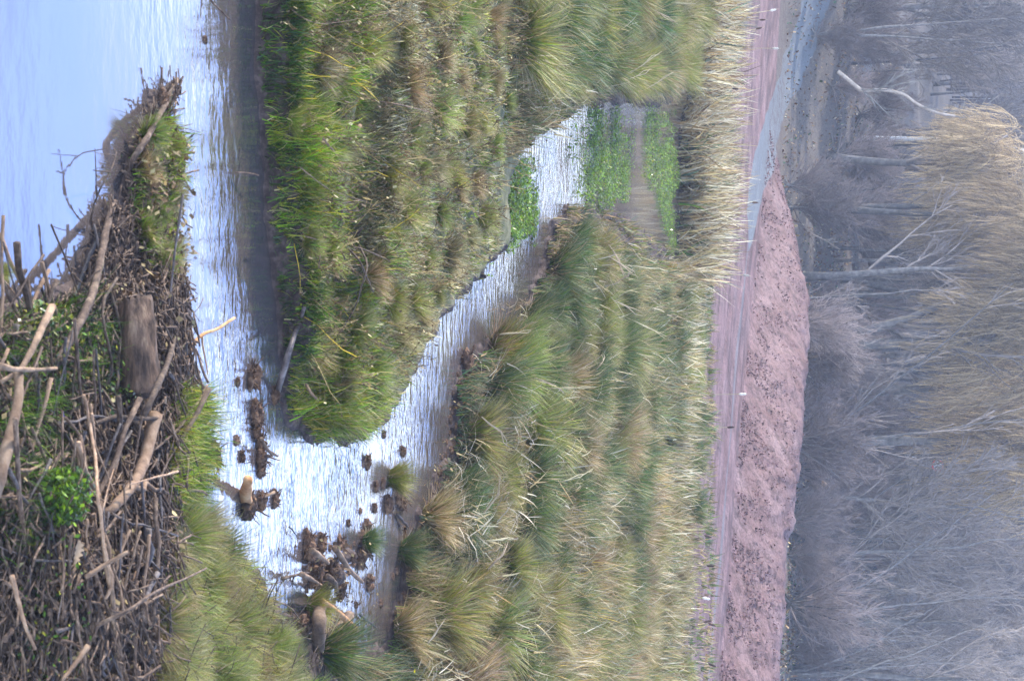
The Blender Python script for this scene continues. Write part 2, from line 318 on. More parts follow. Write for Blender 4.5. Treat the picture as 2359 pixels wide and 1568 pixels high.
# terrain: red = mud, green = red earth, blue = gravel weights in the attribute; the rest is turf and leaf litter
def terrainmat():
    m, t, o = newmat('terrain'); g = N(t, 'ShaderNodeNewGeometry'); pos = g.outputs['Position']
    a = N(t, 'ShaderNodeAttribute', attribute_name='col'); a2 = N(t, 'ShaderNodeAttribute', attribute_name='col2')
    s = N(t, 'ShaderNodeSeparateColor'); t.links.new(a.outputs['Color'], s.inputs[0]); s2 = N(t, 'ShaderNodeSeparateColor'); t.links.new(a2.outputs['Color'], s2.inputs[0])
    n1 = noise(t, 3.5, 8, .7, pos); n2 = noise(t, 14, 6, .7, pos); n3 = noise(t, .7, 5, .6, pos)
    turf = ramp(t, n1.outputs['Fac'], [(.3, (.06,.062,.024)), (.5, (.14,.14,.06)), (.62, (.24,.21,.11)), (.75, (.33,.29,.17))]).outputs[0]
    mud = ramp(t, n2.outputs['Fac'], [(.3, (.022,.014,.013)), (.5, (.07,.048,.042)), (.7, (.17,.125,.105))]).outputs[0]
    red0 = ramp(t, n3.outputs['Fac'], [(.3, (.15,.08,.07)), (.5, (.20,.118,.108)), (.7, (.255,.168,.158))]).outputs[0]
    redn = ramp(t, n2.outputs['Fac'], [(.34, (.45,.40,.40)), (.5, (1,1,1)), (.7, (1.15,1.15,1.15))]).outputs[0]
    red = mixc(t, 1.0, red0, redn, 'MULTIPLY'); red = mixc(t, 1.0, red, ramp(t, s2.outputs[2], [(.35, (.55,.55,.58)), (.5, (1,1,1)), (.65, (1.35,1.35,1.4))]).outputs[0], 'MULTIPLY')
    grav = ramp(t, n2.outputs['Fac'], [(.3, (.12,.13,.135)), (.5, (.165,.18,.19)), (.7, (.21,.23,.24))]).outputs[0]
    lit = ramp(t, n2.outputs['Fac'], [(.28, (.045,.042,.04)), (.45, (.12,.108,.095)), (.58, (.18,.14,.105)), (.74, (.36,.31,.26))]).outputs[0]
    c = mixc(t, s2.outputs[0], turf, lit)
    for k, v, na in ((0, mud, .8), (1, red, .5), (2, grav, .15)):
        f = N(t, 'ShaderNodeMath', operation='ADD'); t.links.new(s.outputs[k], f.inputs[0])
        mm = N(t, 'ShaderNodeMath', operation='MULTIPLY_ADD'); t.links.new(n1.outputs['Fac'], mm.inputs[0]); mm.inputs[1].default_value = na; mm.inputs[2].default_value = -na/2
        t.links.new(mm.outputs[0], f.inputs[1])
        r = N(t, 'ShaderNodeMapRange'); r.inputs['From Min'].default_value = .38; r.inputs['From Max'].default_value = .62; t.links.new(f.outputs[0], r.inputs['Value'])
        c = mixc(t, r.outputs[0], c, v)
    # crumbly dark scree on the red bank
    dk = N(t, 'ShaderNodeMapRange'); dk.inputs['From Min'].default_value = .49; dk.inputs['From Max'].default_value = .56
    n5 = noise(t, 3.2, 10, .8, pos); ad = N(t, 'ShaderNodeMath', operation='MULTIPLY'); dk.inputs['To Max'].default_value = .8; t.links.new(n5.outputs['Fac'], dk.inputs['Value']); t.links.new(dk.outputs[0], ad.inputs[0]); t.links.new(s2.outputs[1], ad.inputs[1])
    c = mixc(t, ad.outputs[0], c, (.085,.05,.045))
    d = N(t, 'ShaderNodeBsdfPrincipled'); d.inputs['Roughness'].default_value = .8; d.inputs['Specular IOR Level'].default_value = .25; t.links.new(c, d.inputs['Base Color'])
    b = N(t, 'ShaderNodeBump'); b.inputs['Strength'].default_value = .8; b.inputs['Distance'].default_value = .06; n4 = noise(t, 9, 8, .7, pos)
    t.links.new(n4.outputs['Fac'], b.inputs['Height']); t.links.new(b.outputs[0], d.inputs['Normal']); t.links.new(d.outputs[0], o.inputs[0]); return m
M_TER = terrainmat()
def watermat():
    m, t, o = newmat('water'); g = N(t, 'ShaderNodeNewGeometry'); pos = g.outputs['Position']
    d = N(t, 'ShaderNodeBsdfPrincipled'); d.inputs['Roughness'].default_value = .05; d.inputs['IOR'].default_value = 2.25
    big = noise(t, .5, 3, .5, pos)
    t.links.new(ramp(t, big.outputs['Fac'], [(.3, (.075,.06,.055)), (.7, (.12,.10,.095))]).outputs[0], d.inputs['Base Color'])
    mp = N(t, 'ShaderNodeMapping'); mp.inputs['Scale'].default_value = (1, 1.7, 1); mp.inputs['Rotation'].default_value = (0, 0, math.radians(8)); t.links.new(pos, mp.inputs[0])
    r1 = noise(t, 5.0, 3, .55, mp.outputs[0]); r2 = noise(t, 1.1, 2, .5, mp.outputs[0])
    # ripples are livelier in the channel than in the near pool
    sp = N(t, 'ShaderNodeSeparateXYZ'); t.links.new(pos, sp.inputs[0])
    mr = N(t, 'ShaderNodeMapRange'); mr.inputs['From Min'].default_value = 10.0; mr.inputs['From Max'].default_value = 13.0; mr.inputs['To Min'].default_value = .10; mr.inputs['To Max'].default_value = 1
    t.links.new(sp.outputs['Y'], mr.inputs['Value'])
    mr2 = N(t, 'ShaderNodeMapRange'); mr2.inputs['From Min'].default_value = 24.0; mr2.inputs['From Max'].default_value = 30.0; mr2.inputs['To Min'].default_value = 1; mr2.inputs['To Max'].default_value = .12
    t.links.new(sp.outputs['Y'], mr2.inputs['Value'])
    pm0 = N(t, 'ShaderNodeMath', operation='MULTIPLY'); t.links.new(mr.outputs[0], pm0.inputs[0]); t.links.new(mr2.outputs[0], pm0.inputs[1])
    pt = noise(t, .8, 4, .6, pos); pr = N(t, 'ShaderNodeMapRange'); pr.inputs['From Min'].default_value = .38; pr.inputs['From Max'].default_value = .62; pr.inputs['To Min'].default_value = .35; pr.inputs['To Max'].default_value = 1.2; t.links.new(pt.outputs['Fac'], pr.inputs['Value'])
    pm = N(t, 'ShaderNodeMath', operation='MULTIPLY'); t.links.new(pm0.outputs[0], pm.inputs[0]); t.links.new(pr.outputs[0], pm.inputs[1])
    b1 = N(t, 'ShaderNodeBump'); b1.inputs['Distance'].default_value = .02; t.links.new(pm.outputs[0], b1.inputs['Strength']); t.links.new(r1.outputs['Fac'], b1.inputs['Height'])
    b2 = N(t, 'ShaderNodeBump'); b2.inputs['Distance'].default_value = .02; b2.inputs['Strength'].default_value = .14; t.links.new(r2.outputs['Fac'], b2.inputs['Height']); t.links.new(b1.outputs[0], b2.inputs['Normal'])
    t.links.new(b2.outputs[0], d.inputs['Normal']); t.links.new(d.outputs[0], o.inputs[0]); return m
M_WATER = watermat()

# ------------------------------------------------------------------ terrain sheet, split by what it is
NR, NC = 900, 560
ys = np.geomspace(6.0, 420, NR); us = np.linspace(-1, 1, NC)
GX = us[None, :]*(0.30*ys[:, None]+1.5); GY = np.broadcast_to(ys[:, None], GX.shape)
h, sl, s_, al, s1, s2, s3 = H(GX, GY, True)
mudw = 1-sstep(.05, .28, np.where(s2 > np.maximum(s1, s3), s2, np.where(s1 > s3, s1*.6, s3*.35)))
mudw = np.where(h < .02, 1, mudw); mudw = np.where(GY > 50, 0, mudw)
# brash and mud under the stick pile
pl = np.maximum(mudw, (sdist(poly([(390,240),(290,420),(180,640),(0,720),(-200,760),(-200,2000),(300,2000),(330,1568),(350,1250),(400,1100),(400,700)]), GX, GY) > 0)*1.0); mudw = pl
redw = sstep(-9.2, -7.6, s_+1.2*(fbm(GX*.3, GY*.3, 50)-.5))*(1-sstep(3.4, 4.4, s_+.8*(fbm(GX, GY, 61)-.5)))
wl = sstep(.2, .6, cramp(al, [0, 2.3, 3.2, 12], [0, 0.1, 1, 1])); redw = np.where(s_ > 0, redw*wl, redw)
PATH = np.array([hit(x, y)[:2] for x, y in [(1915,-120),(1890,-40),(1868,20),(1850,80),(1822,160),(1797,240),(1772,310),(1752,380),(1738,450),(1728,500)]])
PATH2 = np.array([hit(x, y)[:2] for x, y in [(2006,-200),(2004,0),(1998,90),(1996,185)]])
def near_line(L, X, Y):
    d = np.full(X.shape, 1e9)
    for i in range(len(L)-1):
        ax, ay = L[i]; bx, by = L[i+1]; ex, ey = bx-ax, by-ay
        t = np.clip(((X-ax)*ex+(Y-ay)*ey)/(ex*ex+ey*ey), 0, 1); d = np.minimum(d, np.hypot(X-ax-t*ex, Y-ay-t*ey))
    return d
dp = near_line(PATH, GX, GY)
dp2 = near_line(PATH2, GX, GY)
gravw = np.maximum(1-sstep(.9, 1.3, dp+.3*(fbm(GX*.8, GY*.8, 71)-.5)), 1-sstep(.8, 1.3, dp2))
gravw = np.maximum(gravw, .55*np.exp(-((s_+2.3)/.5)**2)*(al > 4)); 
litw = np.where(s_ > 2, 1, sstep(50, 60, GY)); litw = np.maximum(litw, .0)
scree = np.where((s_ > -.3) & (s_ < 4.5), 1, .25*(s_ > -8)*(s_ < 5))*(s_ > -8)
V = np.stack([GX, GY, h], -1).reshape(-1, 3)
c1 = np.stack([mudw, redw, gravw], -1).reshape(-1, 3); streak = .6*fbm(s_*3.2, al*2.0, 500, 4)+.4*fbm(s_*9, al*5, 501, 3); c2 = np.stack([litw, scree, np.where((s_ < .3) & (s_ > -9), streak, .5)], -1).reshape(-1, 3)
I = np.arange(NR*NC).reshape(NR, NC); Q = np.stack([I[:-1, :-1], I[:-1, 1:], I[1:, 1:], I[1:, :-1]], -1).reshape(-1, 4)
cen = lambda A: A[:-1, :-1].ravel()
sc, dc, ac = cen(s_), cen(dp), cen(al)
kind = np.zeros(len(Q), int)                       # 0 marsh ground
kind[(sc > -8.3)] = 1; kind[(sc > 0) & (ac > 2.5)] = 2; kind[(sc > 3.8)] = 3; kind[(sc > 0) & (ac <= 2.5)] = 3; kind[(dc < 1.3)] = 4; kind[cen(dp2) < 1.1] = 5
for k, nm in enumerate(['ground', 'dirt_track', 'earth_bank', 'hill', 'gravel_path', 'woodland_path']):
    q = Q[kind == k]; u, inv = np.unique(q.ravel(), return_inverse=True)
    o = mesh(nm, V[u], [inv.reshape(-1, 4)], M_TER, col=c1[u], smooth=True); o['kind'] = 'structure'
    a = o.data.attributes.new('col2', 'FLOAT_COLOR', 'POINT'); c = np.ones((len(u), 4), np.float32); c[:, :3] = c2[u]; a.data.foreach_set('color', c.ravel())
o = mesh('water', [(-20, 4, 0), (20, 4, 0), (30, 62, 0), (-30, 62, 0)], [np.array([[0, 1, 2, 3]])], M_WATER); o['kind'] = 'structure'

# ------------------------------------------------------------------ grasses
PAL = dict(dark=(.035,.065,.02), green=(.085,.16,.03), bright=(.17,.28,.04), yg=(.29,.30,.06), straw=(.42,.35,.19), pale=(.56,.50,.36), brown=(.13,.08,.045), blueg=(.08,.14,.08), tan=(.34,.25,.13), olive=(.16,.17,.05), gold=(.45,.33,.08))
PA = {k: np.array(v) for k, v in PAL.items()}
def pick(n, **wts):
    k = list(wts); wv = np.array([wts[q] for q in k], float); i = rng.choice(len(k), n, p=wv/wv.sum())
    return np.stack([PA[q] for q in k])[i]*rng.uniform(.5, 1.5, (n, 1))
def inpoly(pts, x, y):
    P = np.array(pts, float); ins = np.zeros(len(x), bool)
    for i in range(len(P)):
        ax, ay = P[i]; bx, by = P[(i+1) % len(P)]; c = (ay > y) != (by > y); ins ^= c & (x < (bx-ax)*(y-ay)/(by-ay+1e-12)+ax)
    return ins
def scatter(pts, dens):
    """points over an outline, density per square picture unit (thins out with distance)"""
    P = np.array(pts, float); a, b = P.min(0), P.max(0); n = int(dens*np.prod(b-a))
    x = rng.uniform(a[0], b[0], n); y = rng.uniform(a[1], b[1], n); m = inpoly(pts, x, y); return ground(x[m], y[m])
def sward(mb, pts, dens, h0, h1, cols, lean=.5, bend=.9, wmin=.004, clumpy=.5, zmin=.03, tips=None, winddir=None):
    q = scatter(pts, dens/9); q = q[q[:, 2] > zmin]; m = 9; nq = len(q); sp = np.maximum(.03, q[:, 1]*.0016)[:, None]
    p = np.repeat(q, m, 0); p[:, :2] += rng.normal(0, 1, (nq*m, 2))*np.repeat(sp, m, 0)*rng.uniform(.3, 1.3, (nq*m, 1)); tz = np.repeat(rng.uniform(0, 6.28, nq), m); th = np.repeat(rng.uniform(.55, 1.35, nq), m); tcol = np.repeat(rng.uniform(.6, 1.45, (nq, 1)), m, 0)
    p[:, 2] = np.repeat(q[:, 2], m); k0 = np.repeat(rng.uniform(0, 1, nq) < 1.1-clumpy*.6, m); keep = k0; p, tz, th, tcol = p[keep], tz[keep], th[keep], tcol[keep]
    dt_ = near_line(TRENCH, p[:, 0], p[:, 1]+.12); kt = (dt_ > .22) | (rng.uniform(0, 1, len(p)) < .12); p, tz, th, tcol = p[kt], tz[kt], th[kt], tcol[kt]
    cl = fbm(p[:, 0]*2.2, p[:, 1]*2.2, 77, 3); kk_ = rng.uniform(0, 1, len(p)) < 1-clumpy+clumpy*2*np.clip(cl-.2, 0, 1); p, tz, th, tcol = p[kk_], tz[kk_], th[kk_], tcol[kk_]
    n = len(p); cl = fbm(p[:, 0]*1.5, p[:, 1]*1.5, 78, 3)
    hh = rng.uniform(h0, h1, n)*(.25+1.5*cl)*th; D = p[:, 1]
    az = tz+rng.normal(0, 1.0, n) if winddir is None else winddir+rng.normal(0, .9, n)
    c = cols(n, p)*tcol
    tc = None if tips is None else c*(1-tips)+PA['straw']*tips
    p = p.copy(); p[:, 2] -= .01
    blades(mb, p, hh, np.maximum(wmin, D*.00055)*rng.uniform(.7, 1.4, n), az, rng.uniform(0, lean, n), rng.uniform(.1, bend, n), c, 3, tc)
def mixcols(A, B, s=90, f=.9, lo=.35, hi=.62):
    def fn(n, p):
        k = sstep(lo, hi, fbm(p[:, 0]*f, p[:, 1]*f, s, 3)); m = rng.uniform(0, 1, n) < k
        return np.where(m[:, None], pick(n, **B), pick(n, **A))
    return fn
G_LUSH = mixcols(dict(green=3, bright=1.5, dark=2.5, yg=1.5, straw=1, brown=1), dict(bright=4, yg=5, straw=2, gold=1, green=1), f=2.2, lo=.28, hi=.55)
G_MAT = mixcols(dict(straw=5, pale=4, green=1, olive=1.5, tan=2.5, brown=1), dict(yg=3, bright=1, green=1, olive=1.5, straw=4, pale=2, tan=1))
G_MARSH = mixcols(dict(green=2, blueg=3, dark=2, tan=1), dict(olive=3, straw=2, tan=2, green=1))
G_FAR = mixcols(dict(olive=3, blueg=3, green=2, tan=1.5), dict(straw=3, pale=2, gold=1.5, tan=2, olive=1), f=.35)
mb = MB()
sward(mb, [(640,-250),(645,300),(652,450),(655,600),(662,780),(650,960),(720,1010),(830,1000),(880,930),(840,700),(830,400),(850,0),(850,-250)], .24, .09, .21, G_LUSH, .9, 1.5)
sward(mb, [(800,-250),(790,300),(780,600),(760,900),(770,1020),(840,1015),(915,920),(965,800),(1018,712),(1075,670),(1155,550),(1165,360),(1310,250),(1310,-250)], .17, .05, .13, G_MAT, 1.2, 1.5, .004, .3)
sward(mb, [(590,-250),(600,300),(615,580),(645,780),(645,930),(665,930),(670,780),(640,580),(640,300),(630,-250)], .12, .08, .2, mixcols(dict(dark=5, green=2, blueg=1), dict(green=3, dark=2, bright=1)), 1.3, 1.6, winddir=-math.pi/2)
tag(mb.build('bank_grass', M_GRASS), 'bright green and straw grass covering the low bank between the channels', 'grass', kind='stuff')
mb = MB()
sward(mb, [(1165,360),(1310,250),(1350,235),(1600,200),(1640,-250),(1130,-250)], .12, .12, .32, G_MARSH, .7, 1.0, tips=.5)
sward(mb, [(1270,470),(1250,570),(1200,705),(1090,800),(1045,900),(1020,1040),(960,1150),(925,1300),(880,1460),(820,1500),(820,1850),(1640,1850),(1640,1180),(1640,600),(1560,580),(1430,495)], .11, .10, .28, G_MARSH, .8, 1.1, tips=.5)
sward(mb, [(1400,600),(1590,600),(1575,900),(1562,1180),(1558,1850),(1150,1850),(1230,1250),(1330,1000)], .14, .2, .48, G_FAR, .5, .7, tips=.6)
tag(mb.build('marsh_grass', M_RUSH), 'coarse green and tan marsh grass between the rush tussocks', 'grass', kind='stuff')
mb = MB()
sward(mb, [(300,280),(390,270),(415,320),(415,400),(390,470),(385,620),(330,620),(300,480)], .10, .06, .16, mixcols(dict(green=3,bright=2,brown=1,straw=1), dict(yg=2,bright=2,brown=1)), .9, 1.2, .005)
sward(mb, [(375,900),(440,900),(440,1130),(432,1230),(380,1260),(360,1150)], .5, .08, .2, G_LUSH, .5, 1, .004)
sward(mb, [(360,1230),(440,1190),(550,1290),(625,1420),(680,1520),(740,1600),(790,1850),(260,1850),(330,1500),(350,1350)], .42, .06, .22, mixcols(dict(green=3,bright=3,yg=2,olive=2,straw=1), dict(yg=3,straw=2,olive=2,gold=1.5,brown=1)), 1.1, 1.4, .003, .95, tips=.5)
sward(mb, [(150,700),(240,760),(240,860),(150,900),(0,1000),(-50,800),(0,720),(90,720)], .09, .08, .25, mixcols(dict(green=3,bright=2,dark=2), dict(bright=2,yg=1,green=2)), .9, 1.2, .004)
sward(mb, [(20,940),(130,950),(140,1130),(60,1200),(-60,1300),(-60,950)], .07, .08, .2, mixcols(dict(green=3,bright=1,dark=3), dict(bright=2,green=2)), .9, 1.2, .005)
tag(mb.build('near_grass', M_GRASS), 'long green and yellow grass on the near bank around the stick pile', 'grass', kind='stuff')

mb = MB()
for pts, dn in (([(1290,500),(1540,620),(1560,1180),(1550,1800),(900,1800),(920,1400),(1020,1040),(1090,800)], .011), ([(1170,350),(1330,220),(1600,200),(1600,-200),(1150,-200)], .006)):
    p = scatter(pts, dn); p = p[fbm(p[:, 0]*.9, p[:, 1]*.9, 400, 3) > .45]; n = len(p); p[:, 2] += rng.uniform(.05, .35, n); blades(mb, p, rng.uniform(.12, .42, n), rng.uniform(.008, .021, n), rng.uniform(0, 6.3, n), rng.uniform(.5, 1.5, n), rng.uniform(-.3, 1.6, n), pick(n, pale=3, straw=3, tan=1), 3)
tag(mb.build('dead_grass', M_REED), 'broken pale dead grass leaves caught among the tussocks', 'dead grass', kind='stuff')
# floating water weed in the upper pond
def flat_leaves(mb, p, r, col, tilt=.5):
    n = len(p); a = rng.uniform(0, 2*math.pi, n); e1 = np.stack([np.cos(a), np.sin(a), rng.normal(0, tilt, n)], -1)*r[:, None]; e2 = np.stack([-np.sin(a), np.cos(a), rng.normal(0, tilt, n)], -1)*r[:, None]*.6
    Vv = np.stack([p-e1, p+e2, p+e1, p-e2], 1).reshape(-1, 3); mb.add(Vv, [np.arange(4*n).reshape(n, 4)], np.repeat(col, 4, 0))
mb = MB()
for pts, dens in (([(1125,600),(1140,400),(1175,330),(1245,350),(1240,500),(1200,570)], .55), ([(1305,250),(1370,240),(1385,330),(1370,470),(1330,460),(1315,380)], .22),
                  ([(1350,230),(1450,230),(1455,460),(1420,500),(1350,490)], .5), ([(1425,240),(1462,250),(1462,420),(1430,440)], .35), ([(1478,230),(1525,240),(1515,430),(1490,440)], .7), ([(1510,240),(1548,270),(1565,620),(1535,580),(1525,420)], .8),
                  ([(1110,600),(1140,560),(1150,600),(1120,650)], .25)):
    P = np.array(pts, float); a, b = P.min(0), P.max(0); n = int(dens*2.3*np.prod(b-a)); x = rng.uniform(a[0]-25, b[0]+25, n); y = rng.uniform(a[1]-60, b[1]+60, n); m = inpoly(pts, x+(fbm(x*.03, y*.02, 200, 3)-.5)*70, y+(fbm(x*.03, y*.02, 210, 3)-.5)*190)
    p = at(x[m], y[m], 0.0); n = len(p); c = fbm(p[:, 0]*2.5, p[:, 1]*1.3, 120, 3); c = .4*c+.6*fbm(p[:, 0]*1.2, p[:, 1]*5, 121, 3); cx_ = (x[m]-(a[0]+b[0])/2)/(b[0]-a[0])*2; cy_ = (y[m]-(a[1]+b[1])/2)/(b[1]-a[1])*2; edge = np.maximum(np.abs(cx_), np.abs(cy_)); k = c+.16*rng.uniform(0, 1, n)-.16*edge**2-.1*edge**6+(.05 if dens > .6 else 0) > .50; p = p[k]; n = len(p)
    p[:, 2] = rng.uniform(.005, .07, n); flat_leaves(mb, p, rng.uniform(.010, .024, n), pick(n, bright=4, green=1.5, yg=.5)*np.array([1.25, 1.2, 1.5]))
tag(mb.build('water_weed', M_WEED), 'bright green floating water weed in patches on the upper pond', 'water weed', kind='stuff')

# ------------------------------------------------------------------ rush tussocks
def tussock_mesh(kind, n=900):
    mb = MB(); r = rng.uniform(0, 1, n)**.5*.22; a = rng.uniform(0, 2*math.pi, n)
    P = np.stack([np.cos(a)*r, np.sin(a)*r, np.full(n, -.04)], -1)
    hh = rng.uniform(.45, 1.0, n); az = a+rng.normal(0, .5, n); lean = .08+r*2.2*rng.uniform(.4, 1, n)+rng.uniform(0, .2, n); bend = rng.uniform(.1, .9, n)
    c = {'green': pick(n, green=3, blueg=3, dark=2, straw=.7, tan=.8), 'olive': pick(n, olive=3, green=3, bright=1, yg=1.5, tan=1, straw=1), 'tan': pick(n, tan=3, straw=3, olive=2, green=1, pale=1), 'bright': pick(n, bright=3, green=3, yg=2, straw=1)}[kind]
    tipc = c*.45+.55*pick(n, **({'green': dict(olive=2, tan=1, green=2)}.get(kind, dict(straw=2, tan=2, gold=1))))
    blades(mb, P, hh, np.full(n, .017)*rng.uniform(.5, 1.3, n), az, lean, bend, c, 4, tipc)
    m = 95; a = rng.uniform(0, 2*math.pi, m)       # dead stems bent out at the foot
    blades(mb, np.stack([np.cos(a)*.15, np.sin(a)*.15, np.full(m, .02)], -1), rng.uniform(.3, .7, m), np.full(m, .026), a, rng.uniform(.9, 1.4, m), rng.uniform(.1, .5, m), pick(m, pale=1, straw=2, tan=1), 3)
    return mb.build('rush_tussock', M_RUSH, mesh_only=True)
TM = {k: [tussock_mesh(k) for _ in range(2)] for k in ('green', 'olive', 'tan', 'bright')}
def scaled_points(pts, spacing, jitter=True, maxn=999, zmin=.03):
    out_ = []; P = np.array(pts, float); a, b = P.min(0), P.max(0)
    x = rng.uniform(a[0], b[0], 4000); y = rng.uniform(a[1], b[1], 4000); m = inpoly(pts, x, y); p = ground(x[m], y[m]); x = x[m]; y = y[m]
    for q, xx, yy in zip(p, x, y):
        if q[2] < zmin: continue
        if all((q[0]-r[0])**2+(q[1]-r[1])**2 > spacing**2 for r, _, _ in out_): out_.append((q, xx, yy))
        if len(out_) >= maxn: break
    return out_
TLAB = {'green': 'dark green rush tussock', 'olive': 'olive green rush tussock with tan tips', 'tan': 'straw coloured dead rush tussock', 'bright': 'bright green rush tussock'}
ZONES = [([(1150,-160),(1640,-160),(1570,150),(1480,170),(1330,170),(1230,240),(1180,150)], .75, dict(olive=5, green=3, tan=1), 'on the left bank above the upper pond', .72),
         ([(1290,515),(1340,560),(1430,650),(1460,780),(1400,800),(1200,800),(1110,830),(1190,760),(1260,650)], .62, dict(green=6, bright=2, olive=1), 'on the spit of the upper pond', .55),
         ([(1110,840),(1400,800),(1480,800),(1450,1100),(1080,1130),(1010,1180),(1060,1000)], .75, dict(green=5, olive=2, bright=1, tan=1), 'on the right bank behind the muddy edge', .62),
         ([(980,1190),(1450,1110),(1500,1730),(900,1730),(910,1480)], .75, dict(olive=4, green=2, tan=3), 'on the right bank beside the log jam', .55),
         ([(1500,640),(1590,640),(1600,1000),(1590,1170),(1540,1170),(1530,900)], 1.1, dict(green=5, blueg=0, bright=1), 'in front of the dead reeds', .6),
         ([(1460,1180),(1565,1190),(1560,1730),(1470,1730)], 1.6, dict(tan=4, olive=3), 'in front of the narrow ditch', .55)]
for pts, sp, wt, where, sc_ in ZONES:
    for q, xx, yy in scaled_points(pts, sp, maxn=70):
        wt2 = {k: v for k, v in wt.items() if v}; kd = random.choices(list(wt2), list(wt2.values()))[0]
        o = bpy.data.objects.new('rush_tussock', random.choice(TM[kd])); COL.objects.link(o)
        s = sc_*random.uniform(.75, 1.2); o.location = q; o.rotation_euler = (random.uniform(-.12, .12), random.uniform(-.12, .12), random.uniform(0, 6.3)); o.scale = (s*random.uniform(.9, 1.5), s*random.uniform(.9, 1.5), s)
        tag(o, TLAB[kd]+' '+where, 'rush tussock', 'rush tussocks on the marsh, '+TLAB[kd]+' '+where)
# single tufts
def tuft(x, y, s, kd, label):
    o = bpy.data.objects.new('grass_tuft', random.choice(TM[kd])); COL.objects.link(o); o.location = gnd1(x, y); o.scale = (s, s, s); tag(o, label, 'grass tuft')
    if o.location.z < 0: o.location.z = 0
tuft(712,1395,.28,'bright','bright green tuft on the mud clod at the foot of the log jam')
tuft(835,1245,.22,'green','small dark tuft on the mud mound right of mid-channel')
tuft(900,1100,.3,'bright','light green tuft on the small islet near the right bank')
tuft(-6,628,.10,'bright','green tuft poking out of the near blue pool at the picture edge')
tuft(748,1500,.5,'green','spiky rush tuft growing beside the two thick log ends')
tuft(925,1268,.35,'green','low rush tuft at the muddy water edge')

for pts, sp, sc_, lab in (([(360,1250),(440,1220),(540,1320),(600,1430),(660,1540),(660,1640),(300,1640),(340,1400)], .22, .22, 'low grass tuft on the near right bank between the pile and the log jam'),
    ([(655,-60),(670,900),(720,990),(880,900),(930,780),(1100,540),(1150,330),(1150,-60)], .42, .21, 'low grass tuft on the long island'), ([(300,300),(400,300),(400,600),(330,600)], .2, .13, 'low grass tuft on the debris spit')):
    for q, xx, yy in scaled_points(pts, sp, maxn=60):
        o = bpy.data.objects.new('grass_tuft', random.choice(TM[random.choice(('olive', 'bright', 'tan', 'bright'))])); COL.objects.link(o); s_1 = sc_*random.uniform(.6, 1.3); o.location = q; o.scale = (s_1*1.4, s_1*1.4, s_1); o.rotation_euler = (random.uniform(-.3, .3), random.uniform(-.3, .3), random.uniform(0, 6.3)); tag(o, lab, 'grass tuft', lab.replace('tuft', 'tufts'))
# ------------------------------------------------------------------ dead reeds and cattails
def reed_field(mb, pts, dens, h0, h1, colw):
    p = scatter(pts, dens); p = p[p[:, 2] > -.15]; n = len(p); k = 5
    hh = rng.uniform(h0, h1, n)*(.7+.5*fbm(p[:, 0]*.8, p[:, 1]*.8, 140, 3)); az = rng.uniform(0, 2*math.pi, n)
    lean = np.abs(rng.normal(0, .55, n)); bend = np.where(rng.uniform(0, 1, n) < .35, rng.uniform(.8, 2.4, n), rng.uniform(0, .4, n))
    blades(mb, p, hh, np.full(n, .040)*rng.uniform(.4, 1.4, n), az, lean, bend, pick(n, **colw), 4)
mb = MB()
reed_field(mb, [(1572,-200),(1670,-200),(1655,300),(1630,560),(1600,650),(1560,640),(1566,260),(1600,100)], .10, .6, 1.25, dict(pale=4, straw=3, tan=3, brown=1.5, blueg=1))
reed_field(mb, [(1540,640),(1600,640),(1570,900),(1555,1150),(1530,1150),(1530,900)], .07, .3, .75, dict(pale=4, straw=3, tan=2, olive=1))
reed_field(mb, [(1520,1150),(1560,1150),(1550,1800),(1490,1800),(1490,1300)], .03, .3, .6, dict(pale=3, straw=3, tan=2, olive=2))
reed_field(mb, [(1550,250),(1600,250),(1600,620),(1552,620)], .06, .3, .9, dict(pale=3, straw=3, tan=2, green=2))
tag(mb.build('dead_reeds', M_REED), 'band of pale dry bulrush leaves in front of the red dirt track', 'reeds', kind='stuff')
M_CIG = barkmat('seed_head', [(.3, (.03,.016,.012)), (.7, (.09,.05,.035))], 30, .3); M_FLUFF = barkmat('seed_fluff', [(.3, (.4,.36,.3)), (.7, (.6,.56,.5))], 30, .8)
M_STALK = barkmat('dry_stalk', [(.3, (.28,.2,.1)), (.7, (.5,.42,.28))], 20, .2)
def cattail(x, y, Y, kind, label):
    top = atY(x, y, Y); g = H(top[0], top[1]); r = empty('bulrush', (top[0], top[1], g)); L = top[2]-g
    if L < .5: L = .5
    lx = random.uniform(-.12, .12); t = np.linspace(0, 1, 6)
    path = lambda a, b: np.stack([lx*(a+(b-a)*t)**2, .3*lx*(a+(b-a)*t)**2, L*(a+(b-a)*t)], -1)[None]
    mb = MB(); tubes(mb, path(0, 1.08), np.array([[.008]*5+[.003]]), 5); mb.build('stalk', M_STALK, r)
    mb = MB(); hl = .11/L; rr = np.array([[.006, .022, .024, .024, .02, .005]])
    if kind == 'fluff': rr = np.array([[.01, .026, .034, .022, .03, .01]])
    tubes(mb, path(1-hl*1.3, 1+hl*.2), rr, 8); mb.build('seed_head', M_FLUFF if kind == 'fluff' else M_CIG, r, smooth=True)
    tag(r, label, 'bulrush')
